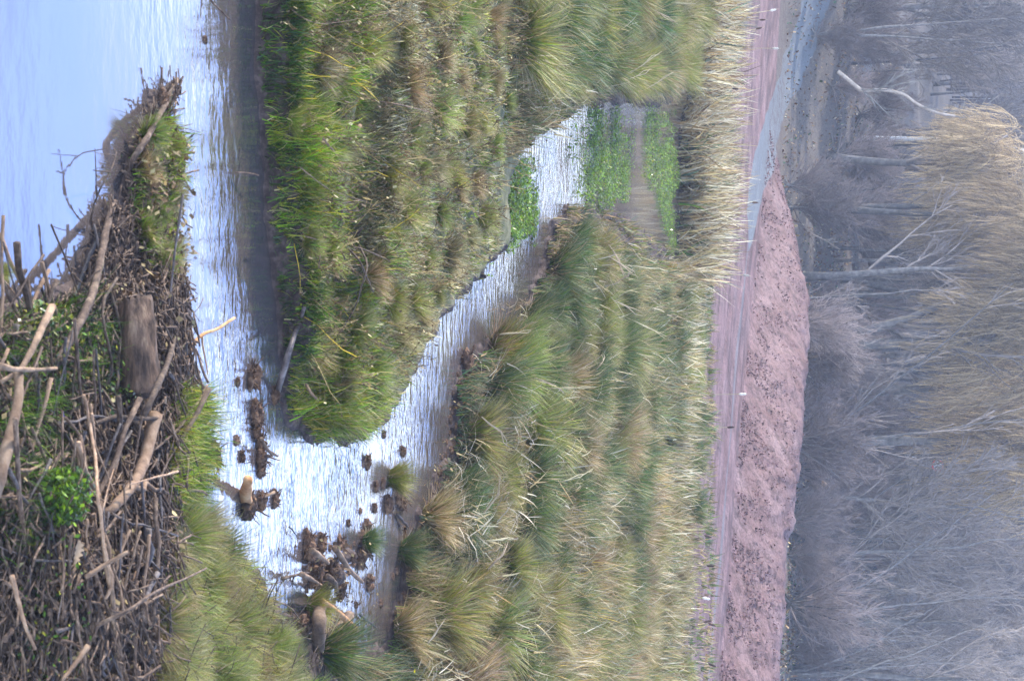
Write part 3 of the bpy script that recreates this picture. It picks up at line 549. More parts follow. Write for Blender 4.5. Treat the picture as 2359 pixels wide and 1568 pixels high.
for x, y, Y, k, l in [(1762,45,50,'c','dark brown bulrush head low before the gravel path, near the picture corner'),(1754,75,50,'c','second dark bulrush head along from the gravel path corner'),(1700,201,46,'c','lone dark bulrush head among pale reeds left of the path'),
    (1745,466,48,'c','dark bulrush head standing where the gravel path meets the red track'),(1668,4,45,'c','short dark bulrush head at the picture edge above blue green rushes'),(1724,630,47,'f','bulrush with a burst white head above the middle reeds'),
    (1690,986,42,'c','single dark bulrush head in front of the red track, reeds thinning'),(1717,909,43,'f','bulrush with pale burst head against the foot of the red bank'),(1624,1228,40,'c','dark bulrush head just past the start of the ditch'),
    (1611,1301,40,'c','thin dark bulrush head beside the water ditch'),(1623,1429,40,'c','taller of two neighbouring dark bulrush heads by the ditch'),(1604,1436,39,'c','shorter of two neighbouring dark bulrush heads by the ditch'),
    (1623,1522,40,'c','dark bulrush head at the far end of the ditch'),(1786,32,51,'f','burst white bulrush head highest, nearest the picture corner'),(1792,109,51,'f','burst white bulrush head standing before the pale gravel verge'),(1582,1372,39,'f','small white burst bulrush head beside the blue ditch water')]:
    cattail(x, y, Y, 'fluff' if k == 'f' else 'c', l)

# ------------------------------------------------------------------ sticks, logs, clods
def stick(name, pts, dia, mat, label=None, cat='stick', z=None, group=None, zs=None, sides=7, taper=.6, res=4, knob=.12, hollow=False, forks=()):
    """pts: picture positions of the stick's course; dia in picture units; zs: height above the terrain/water at each point"""
    n = len(pts); zs = zs if zs is not None else [.03]*n; W = []
    for (x, y), dz in zip(pts, zs):
        p = gnd1(x, y); base = max(p[2], 0)+dz; W.append(at(x, y, base))
    W = np.array(W); D = W[:, 1].mean(); r0 = dia/2/ppm(D)
    t = np.linspace(0, n-1, (n-1)*res+1); C = np.stack([np.interp(t, range(n), W[:, i]) for i in range(3)], -1)
    if n > 2:
        K = C.copy()
        for _ in range(2): K[1:-1] = (K[:-2]+K[1:-1]*2+K[2:])/4
        C = K
    C[1:-1] += rng.normal(0, r0*(.16 if dia < 12 else .05 if dia < 40 else .004), C[1:-1].shape)
    R = r0*np.linspace(1, taper, len(C))*(1+rng.uniform(-knob, knob, len(C)))
    o0 = C[0].copy(); mb = MB(); tubes(mb, (C-o0)[None], R[None], sides)
    if sides >= 9:                         # grooves and swellings along the wood
        q = mb.V[0].reshape(len(C), sides, 3); cc = (C-o0)[:, None]; th_ = np.arange(sides)[None]*2*math.pi/sides; ll = np.linspace(0, 1, len(C))[:, None]; sd_ = random.randint(0, 99)
        g_ = 1+.30*(fbm(np.cos(th_)*2.6+9+0*ll, np.sin(th_)*2.6+9+ll*1.6, sd_, 3)-.5)+.16*(fbm(np.cos(th_)*7+20+0*ll, np.sin(th_)*7+20+ll*2.2, sd_+5, 2)-.5); e_ = q[-1]+0
        q[:] = cc+(q-cc)*g_[..., None]; ax_ = unit(C[-1]-C[-2]); ax0 = unit(C[0]-C[1]); q[-1] += ax_*(rng.uniform(-.5, .5, sides)*R[-1]*.5)[:, None]; q[0] += ax0*(rng.uniform(-.5, .5, sides)*R[0]*.5)[:, None]; mb.V[0] = q.reshape(-1, 3)
    for (i0, x1, y1, dz, k) in forks:      # side shoots belong to the same stick
        b = C[int(i0*(len(C)-1))]; e = at(x1, y1, max(gnd1(x1, y1)[2], 0)+dz); tt = np.linspace(0, 1, 5)[:, None]
        q = b*(1-tt)+e*tt; q[1:-1] += rng.normal(0, r0*.3, q[1:-1].shape); tubes(mb, (q-o0)[None], r0*k*np.linspace(1, .5, 5)[None], sides)
    o = mb.build(name, mat, smooth=True); o.location = o0; tag(o, label, cat, group); return o
stick('fallen_branch', [(408,184),(385,232),(361,278),(335,325),(312,357),(290,399)], 14, M_STICK, 'long pale grey branch at the tip of the debris spit, lying into the pool', 'branch', zs=[0,.02,.05,.06,.05,.0], taper=1.2)
stick('fallen_branch', [(262,466),(245,527),(232,590),(218,661),(203,706),(158,789),(124,845)], 19, M_STICK, 'long straight grey pole sloping along the pool side of the debris', 'branch', zs=[.03,.05,.08,.12,.16,.14,.1], taper=1.2, sides=9)
stick('fallen_branch', [(240,520),(205,590),(180,660),(150,740)], 13, M_WETLOG, 'dark wet branch lying at the water edge under the grey pole', 'branch', zs=[.0,.02,.02,.05])
stick('forked_twig', [(208,515),(214,480),(226,444),(245,410),(260,384),(269,350),(262,342)], 5, M_STICK, 'forked antler-shaped twig rising out of the blue pool', 'twig', zs=[.02,.06,.09,.12,.13,.1,.02], taper=.6, forks=[(.33,219,342,.1,.8),(.62,214,392,.1,.9),(.8,219,352,.12,.5)])
stick('twig', [(219,545),(186,520)], 3, M_STICK, 'tiny straight twig in the pool just below the antler twig', 'twig', zs=[.02,.08])
stick('big_log', [(314,699),(318,760),(321,830),(326,905)], 84, M_BIGLOG, 'thick weathered round log lying in the middle of the stick pile', 'log', zs=[.13,.13,.13,.13], taper=1.15, sides=36, knob=.008, res=12)
stick('long_stick', [(432,657),(424,700),(406,763),(387,838),(353,909),(331,958)], 12, M_STICK, 'long stick leaning across the far side of the thick log', 'stick', zs=[.08,.08,.1,.14,.3,.25], taper=1.3)
stick('bent_stick', [(540,732),(500,759),(463,770),(444,796),(420,840)], 7, M_ORANGE, 'bent orange-brown stick reaching out over the white channel water', 'stick', zs=[.22,.2,.16,.12,.05], taper=1.5, forks=[(.5,478,862,.03,.8)])
stick('stick', [(425,781),(448,849),(476,911)], 11, M_STICK, 'brown stick poking into the channel below the bent orange stick', 'stick', zs=[.1,.06,.0], taper=.8)
stick('stick', [(391,860),(421,909),(440,958)], 10, M_WETLOG, 'dark red-brown stick at the channel edge beside the thick log', 'stick', zs=[.12,.08,.02])
stick('driftwood', [(358,955),(345,1010),(330,1070),(305,1120),(270,1160),(237,1190)], 34, M_PALE, 'curved pale driftwood limb with a short spur in the stick pile', 'driftwood', zs=[.12,.12,.14,.15,.12,.08], sides=12, knob=.08, forks=[(.62,376,1125,.12,.45)])
stick('driftwood', [(356,1138),(342,1240),(325,1331)], 17, M_WETLOG, 'smooth bluish grey log behind the curved driftwood', 'log', zs=[.05,.06,.05], sides=10, taper=1)
stick('long_stick', [(192,909),(207,969),(222,1075),(224,1131),(234,1206),(241,1274),(264,1342),(244,1376)], 9, M_PALE, 'long crooked stick running lengthwise over the middle of the pile', 'stick', zs=[.2,.2,.24,.26,.26,.24,.2,.12], taper=.9, forks=[(.55,262,1080,.3,.7)])
stick('thick_branch', [(41,857),(45,913),(22,1007),(0,1105),(-25,1180)], 26, M_PALE, 'thick pale-barked branch at the nearest corner of the pile', 'branch', zs=[.2,.22,.22,.2,.15], sides=10, taper=1.2)
stick('thick_branch', [(120,706),(79,796),(45,857),(0,880)], 20, M_LOG, 'mossy brown branch pointing out of the pile at the pool', 'branch', zs=[.2,.22,.2,.15], sides=9)
stick('thick_branch', [(0,842),(30,850),(80,852),(130,848)], 16, M_LOG, 'short branch crossing the mossy one at the pile corner', 'branch', zs=[.26,.26,.2,.16], sides=8)
stick('stick', [(27,1325),(44,1392),(61,1450),(81,1494)], 13, M_PALE, 'pale stick near the lower right corner of the pile', 'stick', zs=[.2,.2,.2,.18])
stick('long_twig', [(475,1308),(420,1335),(356,1362),(295,1406),(224,1440)], 5, M_STICK, 'very long dark twig slanting over the grass behind the pile', 'twig', zs=[.45,.4,.33,.25,.15], taper=2.0)
stick('stick', [(295,1270),(247,1297),(197,1328)], 9, M_PALE, 'short light tan stick pointing up from the pile near the oak leaf', 'stick', zs=[.35,.3,.22], taper=1.4)
stick('rotten_log', [(390,1308),(363,1392),(349,1426),(332,1491)], 14, M_WETLOG, 'dark wet log half buried at the grass edge', 'log', zs=[.08,.05,.05,.04], taper=1.2, sides=9)
stick('stick', [(203,1487),(175,1525),(142,1568)], 15, M_PALE, 'pale straight stick at the bottom edge of the picture', 'stick', zs=[.2,.2,.2])
stick('stick', [(410,1085),(355,1100),(300,1115)], 6, M_PALE, 'thin stick jutting across the curved driftwood', 'stick', zs=[.25,.25,.2])
stick('stick', [(150,960),(190,1010),(200,1070),(160,1160)], 9, M_STICK, 'crooked brown stick in front of the long crooked one', 'stick', zs=[.2,.22,.2,.15])
stick('bark_slab', [(268,1385),(240,1420),(195,1460)], 42, M_LOG, 'broad dark slab of bark lying in the right of the pile', 'bark', zs=[.03,.03,.03], sides=9, taper=1.1)
stick('branch', [(270,640),(232,700),(245,780),(262,850),(240,900)], 9, M_STICK, 'bent branch lying against the near side of the thick log', 'branch', zs=[.1,.15,.2,.15,.1])
# log jam in the channel
stick('gnawed_stump', [(571,1103),(563,1152)], 20, M_ORANGE, 'gnawed orange-tan stump end standing in the channel', 'stump', zs=[.12,.0], taper=1.9, sides=12)
stick('stick', [(588,1146),(569,1189)], 9, M_ORANGE, 'short orange stick beside the gnawed stump', 'stick', zs=[.06,.01])
stick('stick', [(632,1133),(600,1150)], 9, M_LOG, 'stubby brown root between two clods by the gnawed stump', 'root', zs=[.07,.02])
stick('log_piece', [(716,1266),(734,1278),(756,1296)], 17, M_LOG, 'short round log piece at the left of the log jam', 'log', zs=[.1,.1,.07], sides=10)
stick('log_piece', [(772,1262),(790,1290),(806,1314),(835,1340)], 15, M_LOG, 'longer brown log lying across the log jam', 'log', zs=[.12,.12,.12,.08], sides=10)
stick('log_piece', [(695,1322),(716,1332),(740,1348)], 13, M_LOG, 'crooked brown log end by the broken twigs of the jam', 'log', zs=[.12,.1,.06], sides=9)
stick('log_piece', [(752,1326),(772,1340),(776,1362)], 14, M_STICK, 'curved log stub in the wet heart of the jam', 'log', zs=[.1,.1,.04], sides=9)
stick('log_piece', [(742,1382),(780,1412),(819,1448)], 13, M_ORANGE, 'orange-brown pole lying in front of the thick log ends', 'pole', zs=[.12,.12,.08], sides=9, taper=1.3)
stick('log_piece', [(738,1388),(734,1440),(733,1490)], 34, M_LOG, 'thick brown log end at the right of the jam, nearer one', 'log', zs=[.05,.07,.08], sides=12, taper=1.0)
stick('log_piece', [(806,1416),(780,1450),(752,1484)], 28, M_LOG, 'thick reddish log end at the right of the jam, farther one', 'log', zs=[.04,.06,.08], sides=12, taper=1.0)
stick('twig', [(630,1382),(668,1396),(691,1426)], 5, M_STICK, 'curved twig reaching out of the near grass to the jam', 'twig', zs=[.12,.12,.05])
stick('twig', [(650,1333),(690,1322),(712,1318)], 8, M_STICK, 'frayed root sticking out of the jam into open water', 'root', zs=[.04,.08,.08], forks=[(.4,668,1350,.02,.5)])
stick('twig', [(830,1416),(845,1428),(866,1444)], 7, M_WETLOG, 'dark thin pole lying in the last bit of channel', 'pole', zs=[.03,.03,.03])
stick('twig', [(666,1212),(676,1222),(686,1240)], 4, M_WETLOG, 'thin dark twig floating before the log jam', 'twig', zs=[.02,.03,.02])
stick('twig', [(505,1030),(512,1070),(495,1095)], 4, M_WETLOG, 'dark bent twig trailing from the clod near the near bank', 'twig', zs=[.05,.03,.0], forks=[(.3,487,1140,.01,.8)])
stick('root', [(602,1010),(618,1040),(640,1050)], 10, M_LOG, 'smooth curved root on the brown clod in mid-channel', 'root', zs=[.08,.08,.02])
stick('twig', [(545,397),(575,399),(596,404)], 5, M_STICK, 'small crooked twig sticking out of the dark bank into white water', 'twig', zs=[.03,.06,.08])
stick('branch', [(485,0),(505,22),(530,45)], 6, M_STICK, 'thin branch at the corner where the dark bank meets white water', 'branch', zs=[.03,.06,.1])
stick('root', [(935,1103),(950,1112),(952,1095)], 10, M_WETLOG, 'dark hooked root at the edge of the small green islet', 'root', zs=[.04,.05,.1])
stick('root', [(915,1185),(928,1200),(940,1213)], 9, M_WETLOG, 'short black stick in the shallows beyond the small islet', 'stick', zs=[.02,.03,.03])
# branches lying on the island
for pts, dia, mt, zs, lb in [([(745,320),(772,352),(786,380),(815,395)],6,M_PALE,[.15,.12,.1,.1],'pale bent branch among bright grass on the island'),
    ([(830,290),(800,320),(795,370),(790,430),(790,560)],12,M_LOG,[.1,.1,.08,.08,.05],'long dark fallen branch stretched along the island'),
    ([(640,900),(668,800),(690,740),(700,710)],16,M_WETLOG,[.02,.06,.08,.1],'black wet log lying slanted at the tip of the island bank'),
    ([(790,560),(830,600),(845,640),(860,672)],6,M_STICK,[.1,.2,.2,.1],'arched dark twig springing from the brown brash heap'),
    ([(825,560),(850,610),(832,660),(820,710),(760,800)],5,M_STICK,[.1,.25,.25,.2,.05],'long curved twig looping over the island grass'),
    ([(705,545),(770,560),(830,570),(900,600),(930,640)],3,M_STICK,[.12,.12,.12,.12,.05],'thin reddish stem arching right across the brash heap'),
    ([(690,385),(760,440),(830,460),(910,490)],2.5,M_LOG,[.12,.14,.14,.1],'thin brown stem leaning above the bright grass'),
    ([(808,200),(850,230),(920,240),(1000,262)],3.5,M_LOG,[.03,.2,.22,.2],'rusty dock stem leaning over the left meadow'),
    ([(705,885),(720,910),(735,925)],9,M_PALE,[.1,.12,.08],'short grey-white stick on the dark tip of the island'),
    ([(745,600),(768,618),(780,640)],10,M_ORANGE,[.08,.1,.06],'fat tan wood chunk below the arched twigs'),
    ([(640,-10),(690,40),(740,60),(900,30)],2.5,M_LOG,[.05,.14,.16,.14],'thin brown stem at the left end of the grassy bank')]:
    stick('fallen_branch', pts, dia, mt, lb, 'branch', zs=zs)
mb = MB(); q = scatter([(380,1260),(470,1270),(620,1380),(720,1500),(700,1640),(340,1640),(350,1400)], .0035); n = len(q); a = rng.uniform(0, 6.3, n); L_ = rng.uniform(.08, .35, n); e = q+np.stack([np.cos(a)*L_, np.sin(a)*L_, rng.uniform(0, .2, n)], -1); q[:, 2] += .05
t4 = np.linspace(0, 1, 4)[None, :, None]; tubes(mb, q[:, None]*(1-t4)+e[:, None]*t4+rng.normal(0, .01, (n, 4, 3)), rng.uniform(.0015, .004, (n, 1))*np.ones((1, 4)), 4); tag(mb.build('dry_twigs', M_STICK), 'thin dry twigs caught in the near right grass', 'twigs', kind='stuff')
mb = MB()      # brash heap
n = 260; c = ground(np.full(n, 775.)+rng.normal(0, 16, n), np.full(n, 560.)+rng.normal(0, 45, n)); e = c+np.stack([rng.normal(0, .12, n), rng.normal(0, .3, n), rng.uniform(.02, .14, n)], -1)
t5 = np.linspace(0, 1, 4)[None, :, None]; P = c[:, None]*(1-t5)+e[:, None]*t5+rng.normal(0, .012, (n, 4, 3)); tubes(mb, P, np.full((n, 4), .006)*rng.uniform(.5, 1.5, (n, 1)), 4)
tag(mb.build('brash', M_STICK), 'tangle of fine brown twigs heaped on the island', 'brash', kind='stuff')

mb = MB(); q = scatter([(650,-200),(660,900),(900,880),(1000,690),(1130,520),(1200,320),(1250,-200)], .0016); q = q[q[:, 2] > .1]; n = len(q); t6 = np.linspace(0, 1, 5)[None, :, None]
e = q+np.stack([rng.normal(0, .12, n), rng.normal(0, .12, n), rng.uniform(.08, .38, n)], -1); P = q[:, None]*(1-t6)+e[:, None]*t6+rng.normal(0, .008, (n, 5, 3)); R_ = np.ones((n, 1))*np.linspace(.004, .002, 5)*np.maximum(1, q[:, 1:2]/14); tubes(mb, P, R_, 3, pick(n, brown=2, tan=2, gold=.3)*1.3)
A, Ra = branch_level(P, R_, 5, .35, .7, .1, .3, 1, 3, .7); tubes(mb, A, np.maximum(Ra, .002), 3, np.repeat(pick(n, brown=3, tan=2), 5, 0), False); lf = A[:, -1]; flat_leaves(mb, lf, rng.uniform(.006, .016, len(lf)), pick(len(lf), brown=3, tan=2, straw=1), .8)
tag(mb.build('dead_weeds', M_REED), 'dry rusty brown weed stems standing through the island grass', 'weeds', kind='stuff')
mb = MB(); q = scatter([(50,1080),(115,1070),(125,1130),(90,1210),(40,1200)], .12); n = len(q); q[:, 2] += rng.uniform(.05, .22, n); flat_leaves(mb, q, rng.uniform(.008, .02, n), pick(n, green=3, bright=2, dark=2), .5)
q = np.concatenate([scatter([(0,690),(110,700),(200,760),(150,860),(0,900)], .03), scatter([(150,760),(255,740),(260,900),(180,960)], .02), scatter([(-20,1180),(120,1200),(150,1568),(-20,1600)], .008)]); n = len(q); q[:, 2] += rng.uniform(.03, .18, n); flat_leaves(mb, q, rng.uniform(.006, .016, n), pick(n, green=3, yg=2, dark=2), .5)
tag(mb.build('creeping_weed', M_WEED), 'small-leaved green creeping weed growing through the near stick pile', 'weeds', kind='stuff')
# stick pile: individual sticks, then fine litter
PILE = [(395,560),(330,640),(180,650),(110,690),(0,720),(-120,760),(-160,1750),(200,1750),(320,1568),(345,1350),(370,1230),(385,1050),(400,900),(415,760),(405,660)]
protos = []
for i in range(12):
    L = 1.0; k = 7; C = np.zeros((k, 3)); C[:, 0] = np.linspace(-.5, .5, k); C[1:-1, 1:] += rng.normal(0, .014, (k-2, 2)); C[:, 1] += rng.uniform(-.08, .08)*np.cos(np.linspace(-1.5, 1.5, k))
    r = .022*np.linspace(1, rng.uniform(.5, .9), k)*(1+rng.uniform(-.12, .12, k)); mb = MB(); tubes(mb, C[None], r[None], 7)
    if i % 3 == 0: b = C[3]; e = b+np.array([.22, rng.choice([-.12, .12]), .05]); tt = np.linspace(0, 1, 4)[:, None]; tubes(mb, (b*(1-tt)+e*tt)[None], .012*np.linspace(1, .5, 4)[None], 6)
    protos.append([mb.build('stick', m, smooth=True, mesh_only=True) for m in (M_STICK, M_STICK, M_LOG, M_WETLOG, M_STICK, M_WETLOG, M_PALE)])
x = rng.uniform(-60, 410, 1600); y = rng.uniform(640, 1600, 1600); m = inpoly(PILE, x, y) & ~inpoly([(265,680),(395,680),(400,970),(265,970)], x, y); x = x[m][:290]; y = y[m][:290]; P = ground(x, y)
for p in P:
    o = bpy.data.objects.new('stick', random.choice(random.choice(protos))); COL.objects.link(o)
    Ls = random.choice((random.uniform(.15, .4), random.uniform(.3, .8), random.uniform(.6, 1.2))); th = random.uniform(.14, .46)*random.choice((1, 1, 1, 1.7)); o.scale = (Ls, th, th)
    o.rotation_euler = (random.uniform(-.2, .2), random.uniform(-.22, .22), random.gauss(.15, .75)); o.location = (p[0], p[1], p[2]+random.uniform(.0, .13))
    tag(o, 'bare weathered stick lying in the tangled near pile', 'stick', 'loose sticks of the tangled near pile')
mb = MB()
n = 8000; x = rng.uniform(-80, 415, n*2); y = rng.uniform(600, 1700, n*2); m = inpoly(PILE+[(395,560)], x, y); c = ground(x[m][:n], y[m][:n]); n = len(c); c[:, 2] += rng.uniform(0, .1, n)
a = rng.normal(.2, .9, n); L = rng.uniform(.05, .28, n); e = c+np.stack([np.cos(a)*L, np.sin(a)*L, rng.normal(0, .04, n)], -1)
P = c[:, None]*(1-t5)+e[:, None]*t5+rng.normal(0, .006, (n, 4, 3)); tubes(mb, P, rng.uniform(.002, .008, (n, 1))*np.ones((1, 4)), 4)
x = rng.uniform(200, 425, 3600); y = rng.uniform(190, 720, 3600); c = ground(x, y); c = c[c[:, 2] > .03]; n = len(c); a = rng.uniform(0, 6.3, n); L = rng.uniform(.03, .16, n); e = c+np.stack([np.cos(a)*L, np.sin(a)*L, rng.normal(0, .03, n)], -1)
P = c[:, None]*(1-t5)+e[:, None]*t5+rng.normal(0, .005, (n, 4, 3)); tubes(mb, P, rng.uniform(.002, .007, (n, 1))*np.ones((1, 4)), 4)
tag(mb.build('twig_litter', M_STICK), 'fine broken twigs and bark litter filling the stick pile', 'twig litter', kind='stuff')
# dead leaves
M_DEAD = leafmat('dead_leaf', .2, .7)
mb = MB()
for pts, dn in ((PILE, .006), ([(290,300),(410,300),(420,620),(300,640)], .01), ([(960,1150),(1040,900),(1100,900),(1060,1200),(960,1400)], .01), ([(700,1240),(850,1240),(850,1400),(700,1400)], .006)):
    p = scatter(pts, dn); p[:, 2] = np.maximum(p[:, 2], 0)+rng.uniform(.03, .12, len(p)); n = len(p); flat_leaves(mb, p, rng.uniform(.008, .022, n), pick(n, brown=3, tan=1.2, straw=.3), .6)
tag(mb.build('dead_leaves', M_DEAD), 'scattered brown dead leaves on the pile and mud', 'leaves', kind='stuff')
mb = MB(); k = 26; t = np.linspace(0, 1, k); wd = .022*np.sin(math.pi*t**.8)**.7*(1+.35*np.cos(t*math.pi*10)); wd[0] = .001
Lf = .13; Cx = (t-.5)*Lf; Vv = np.concatenate([np.stack([Cx, wd, .012*np.abs(wd)/.02], -1), np.stack([Cx, 0*wd, -.004+.01*np.sin(t*5)], -1), np.stack([Cx, -wd, .012*np.abs(wd)/.02], -1)])
F = []
for i in range(k-1): F += [(i, i+1, k+i+1, k+i), (k+i, k+i+1, 2*k+i+1, 2*k+i)]
mb.add(Vv, [np.array(F)], np.array([.36, .24, .17])); o = mb.build('oak_leaf', M_DEAD); p = gnd1(176, 1272); o.location = at(176, 1272, p[2]+.24); o.rotation_euler = (.5, .3, .35-math.pi/2*.0); tag(o, 'large pale lobed oak leaf lying on top of the stick pile', 'oak leaf')
M_BLUE = barkmat('blue_plastic', [(.3, (.01,.05,.5)), (.7, (.02,.10,.7))], 5, 0, rough=.4)
mb = MB(); mb.add(np.array([(-.012,-.004,0),(.014,-.007,.003),(.016,.005,.008),(-.01,.006,.006),(0,0,.009)]), [np.array([(0,1,4),(1,2,4),(2,3,4),(3,0,4)])]); o = mb.build('plastic_scrap', M_BLUE); o.location = at(143, 951, gnd1(143, 951)[2]+.16); tag(o, 'tiny bright blue plastic scrap caught in the stick pile', 'litter')

# clods of mud and root in the channel
def clod(x, y, r, label, sx=1.0, g=None, mat=None):
    p = gnd1(x, y); z = max(p[2], 0.0); c = at(x, y, z+.0); rr = 1.25*r/ppm(c[1]); nu, nv = 30, 20
    u = np.arange(nu)*2*math.pi/nu; v = np.linspace(0, math.pi, nv); U, Vv = np.meshgrid(u, v); s = random.randint(0, 999)
    dx, dy, dz = np.cos(U)*np.sin(Vv), np.sin(U)*np.sin(Vv), np.cos(Vv)
    k = .55+.95*fbm(dx*1.6+s+dz*.9, dy*1.6+dz*1.3, s, 2)+.7*(fbm(dx*4+s+dz*2, dy*4-dz*2.5, s+3, 3)-.5); X = np.stack([dx*k*sx, dy*k*random.uniform(.7, 1.2), dz*k*.6], -1)*rr
    I = np.arange(nu*nv).reshape(nv, nu); J = np.roll(I, -1, 1); F = np.stack([I[:-1], I[1:], J[1:], J[:-1]], -1).reshape(-1, 4)
    mb = MB(); mb.add(X, [F])
    n = int(14+r*1.2); a = rng.uniform(0, 6.3, n); b = np.stack([np.cos(a)*.7, np.sin(a)*.7, rng.uniform(0, .5, n)], -1)*rr; e = b*rng.uniform(1.2, 1.9, (n, 1))+rng.normal(0, rr*.25, (n, 3)); tt = np.linspace(0, 1, 4)[None, :, None]
    tubes(mb, b[:, None]*(1-tt)+e[:, None]*tt+rng.normal(0, rr*.05, (n, 4, 3)), np.ones((1, 4))*rng.uniform(.03, .09, (n, 1))*rr*[1, .9, .7, .4], 4)
    o = mb.build('mud_clod', mat or M_CLOD, smooth=False); o.location = c+np.array([0, 0, rr*.02]); tag(o, label, 'mud clod', g); return o
for a in [(580,868,26,'brown root clod with pale stones nearest the island edge'),(547,880,9,'small round stone-like clod beside the pale root clod'),(631,909,16,'rounded wet clod touching the tip of the island'),(586,950,24,'hollow orange-brown clod in line before the island tip'),(588,985,20,'lumpy orange clod joined to the hollow one'),
    (597,1018,17,'brown clod carrying a curved root'),(598,1052,22,'black clod with dark shadow below the curved root'),(600,1078,16,'small black clod at the end of the dark row'),(545,1015,9,'small brown lump left of the black clods'),(556,1050,11,'small dark lump floating beside the row of black clods'),(489,1048,23,'tangled root clod closest to the near grass bank'),(468,1038,12,'small pale clod beside the tangled root clod'),
    (568,1160,26,'reddish clod under the gnawed stump'),(600,1152,18,'brown clod with roots behind the gnawed stump'),(632,1150,16,'dark rooty clod farthest behind the gnawed stump'),(440,1130,9,'tiny reddish clod at the edge of the near grass'),
    (845,1064,13,'smooth dark rock alone in the wide channel'),(926,1039,11,'dark clod alone near the far muddy shore'),(883,1000,8,'small black pointed clod in the channel beyond the island tip'),(864,1121,10,'small clod just short of the green islet'),(880,1112,10,'small clod touching the green islet'),
    (890,1160,17,'brown clod at the near side of the green islet'),(861,1169,9,'pair-like dark lump short of the brown islet clod'),(918,1135,22,'mud clod in the centre of the green islet'),(925,1160,15,'stony clod on the islet edge'),(830,1177,6,'tiny black pebble in open channel'),(802,1204,7,'small ring-shaped dark clod in the open channel'),
    (844,1218,15,'smooth tan clod before the mud mound'),(840,1255,26,'large brown clod forming the mud mound right of the jam'),(828,1285,20,'dark clod beneath the mud mound'),(706,1255,25,'big black clod at the near left of the log jam'),(738,1250,18,'dark clod on the left rim of the log jam'),(783,1252,14,'elongated dark clod on the far left rim of the jam'),
    (720,1322,26,'central brown clod of the log jam'),(742,1372,18,'muddy clod behind the central one'),(783,1360,17,'wet black clod deep in the log jam'),(765,1310,20,'dark clod between the two jam logs'),(712,1398,20,'mud clod under the bright green tuft'),(668,1410,10,'small clod near the grass at the channel end'),(820,1392,7,'black lump in the last open water'),(877,1389,7,'small dark lump near the far bank end of the channel'),
    (930,1226,10,'round brown stone-like clod beyond the black stick'),(695,1440,18,'grassy clod beside the thick log end'),(850,1340,16,'dark clod at the end of the longer jam log'),
    (1075,832,22,'rooty brown clod on the far shore of the channel'),(1078,862,16,'second rooty clod on the far shore, just right of the first'),(376,233,19,'brown clod at the tip of the debris spit'),(400,222,8,'small orange clod beside the spit tip'),(472,92,7,'single small dark stone in the white water near the top corner')]:
    clod(*a[:4])
# shoal of dark stones along the muddy shore
for pts, cnt, lab in (([(1050,850),(1105,850),(1090,1050),(1030,1150),(1000,1130),(1030,1000)], 75, 'small mud lump on the dark shore under the right bank'), ([(700,1240),(860,1240),(870,1420),(690,1440)], 30, 'small dark mud lump scattered in the log jam'), ([(880,1250),(1000,1180),(960,1400),(900,1440)], 22, 'small mud lump in the brown shallows past the jam')):
    for q, xx, yy in scaled_points(pts, .12, maxn=cnt, zmin=-.2): clod(xx, yy, random.uniform(3.5, 8), lab, g=lab)
# yellow flower
r = empty('yellow_flower', at(900, 1543, gnd1(900, 1543)[2]+.0)); mb = MB(); tubes(mb, np.array([[(0,0,0),(.01,0,.1),(0,0,.2)]]), np.array([[.003,.003,.002]]), 5); mb.build('stem', M_STALK, r)
mb = MB(); n = 16; a = np.arange(n)*2*math.pi/n; p0 = np.stack([np.cos(a)*.004, np.sin(a)*.004, np.full(n, .2)], -1); blades(mb, p0, np.full(n, .022), np.full(n, .01), a, np.full(n, 1.0), np.full(n, .3), np.tile([.8, .6, .02], (n, 1)), 2); mb.build('petals', leafmat('petal', .3), r); tag(r, 'single small yellow flower head in the right bank grass', 'flower')

# bent pale reed leaves lying over the tussocks
M_STRAW = leafmat('pale_leaf', .2)
BENT = [(1425,550,1478,600),(1470,640,1400,590),(1540,625,1440,610),(1480,725,1410,690),(1530,775,1440,730),(1160,1095,1115,1180),(1175,1030,1110,960),(1360,1080,1290,1110),(1440,640,1400,560),(1300,900,1230,870),(1370,890,1250,895),(1180,1240,1120,1245),(1170,1245,1125,1310),(1010,1420,985,1480),(1390,815,1375,850),
        (1500,160,1430,190),(1550,165,1470,215),(1520,120,1430,180),(1560,60,1500,20),(1600,10,1540,5),(1640,1110,1560,1070),(1620,1090,1550,1080),(1460,620,1420,650),(1220,760,1150,770)]
for i, (x1, y1, x0, y0) in enumerate(BENT):
    b = ground(np.array([float(x0)]), np.array([float(y0)]))[0]; b = at(x0, y0, b[2]+.3); e = at(x1, y1, b[2]+.25+.2*random.random()); e = atY(x1, y1, b[1]+random.uniform(-.2, .4))
    mid = (b+e)/2+np.array([0, 0, .04]); P = np.array([b, (b+mid)/2, mid, (mid+e)/2, e]); mb = MB(); r = .007*np.array([1, 1, .9, .7, .3])
    for j in range(2): tubes(mb, (P-b+rng.normal(0, .014, P.shape)*np.linspace(0, 1.5, 5)[:, None])[None], r[None], 4, col=np.array([.5, .42, .28]))
    o = mb.build('dry_reed', M_STRAW); o.location = b; tag(o, 'pale dry bent reed leaves fallen across the rush tussocks', 'dry reed', 'pale dry reeds fallen across the tussocks')

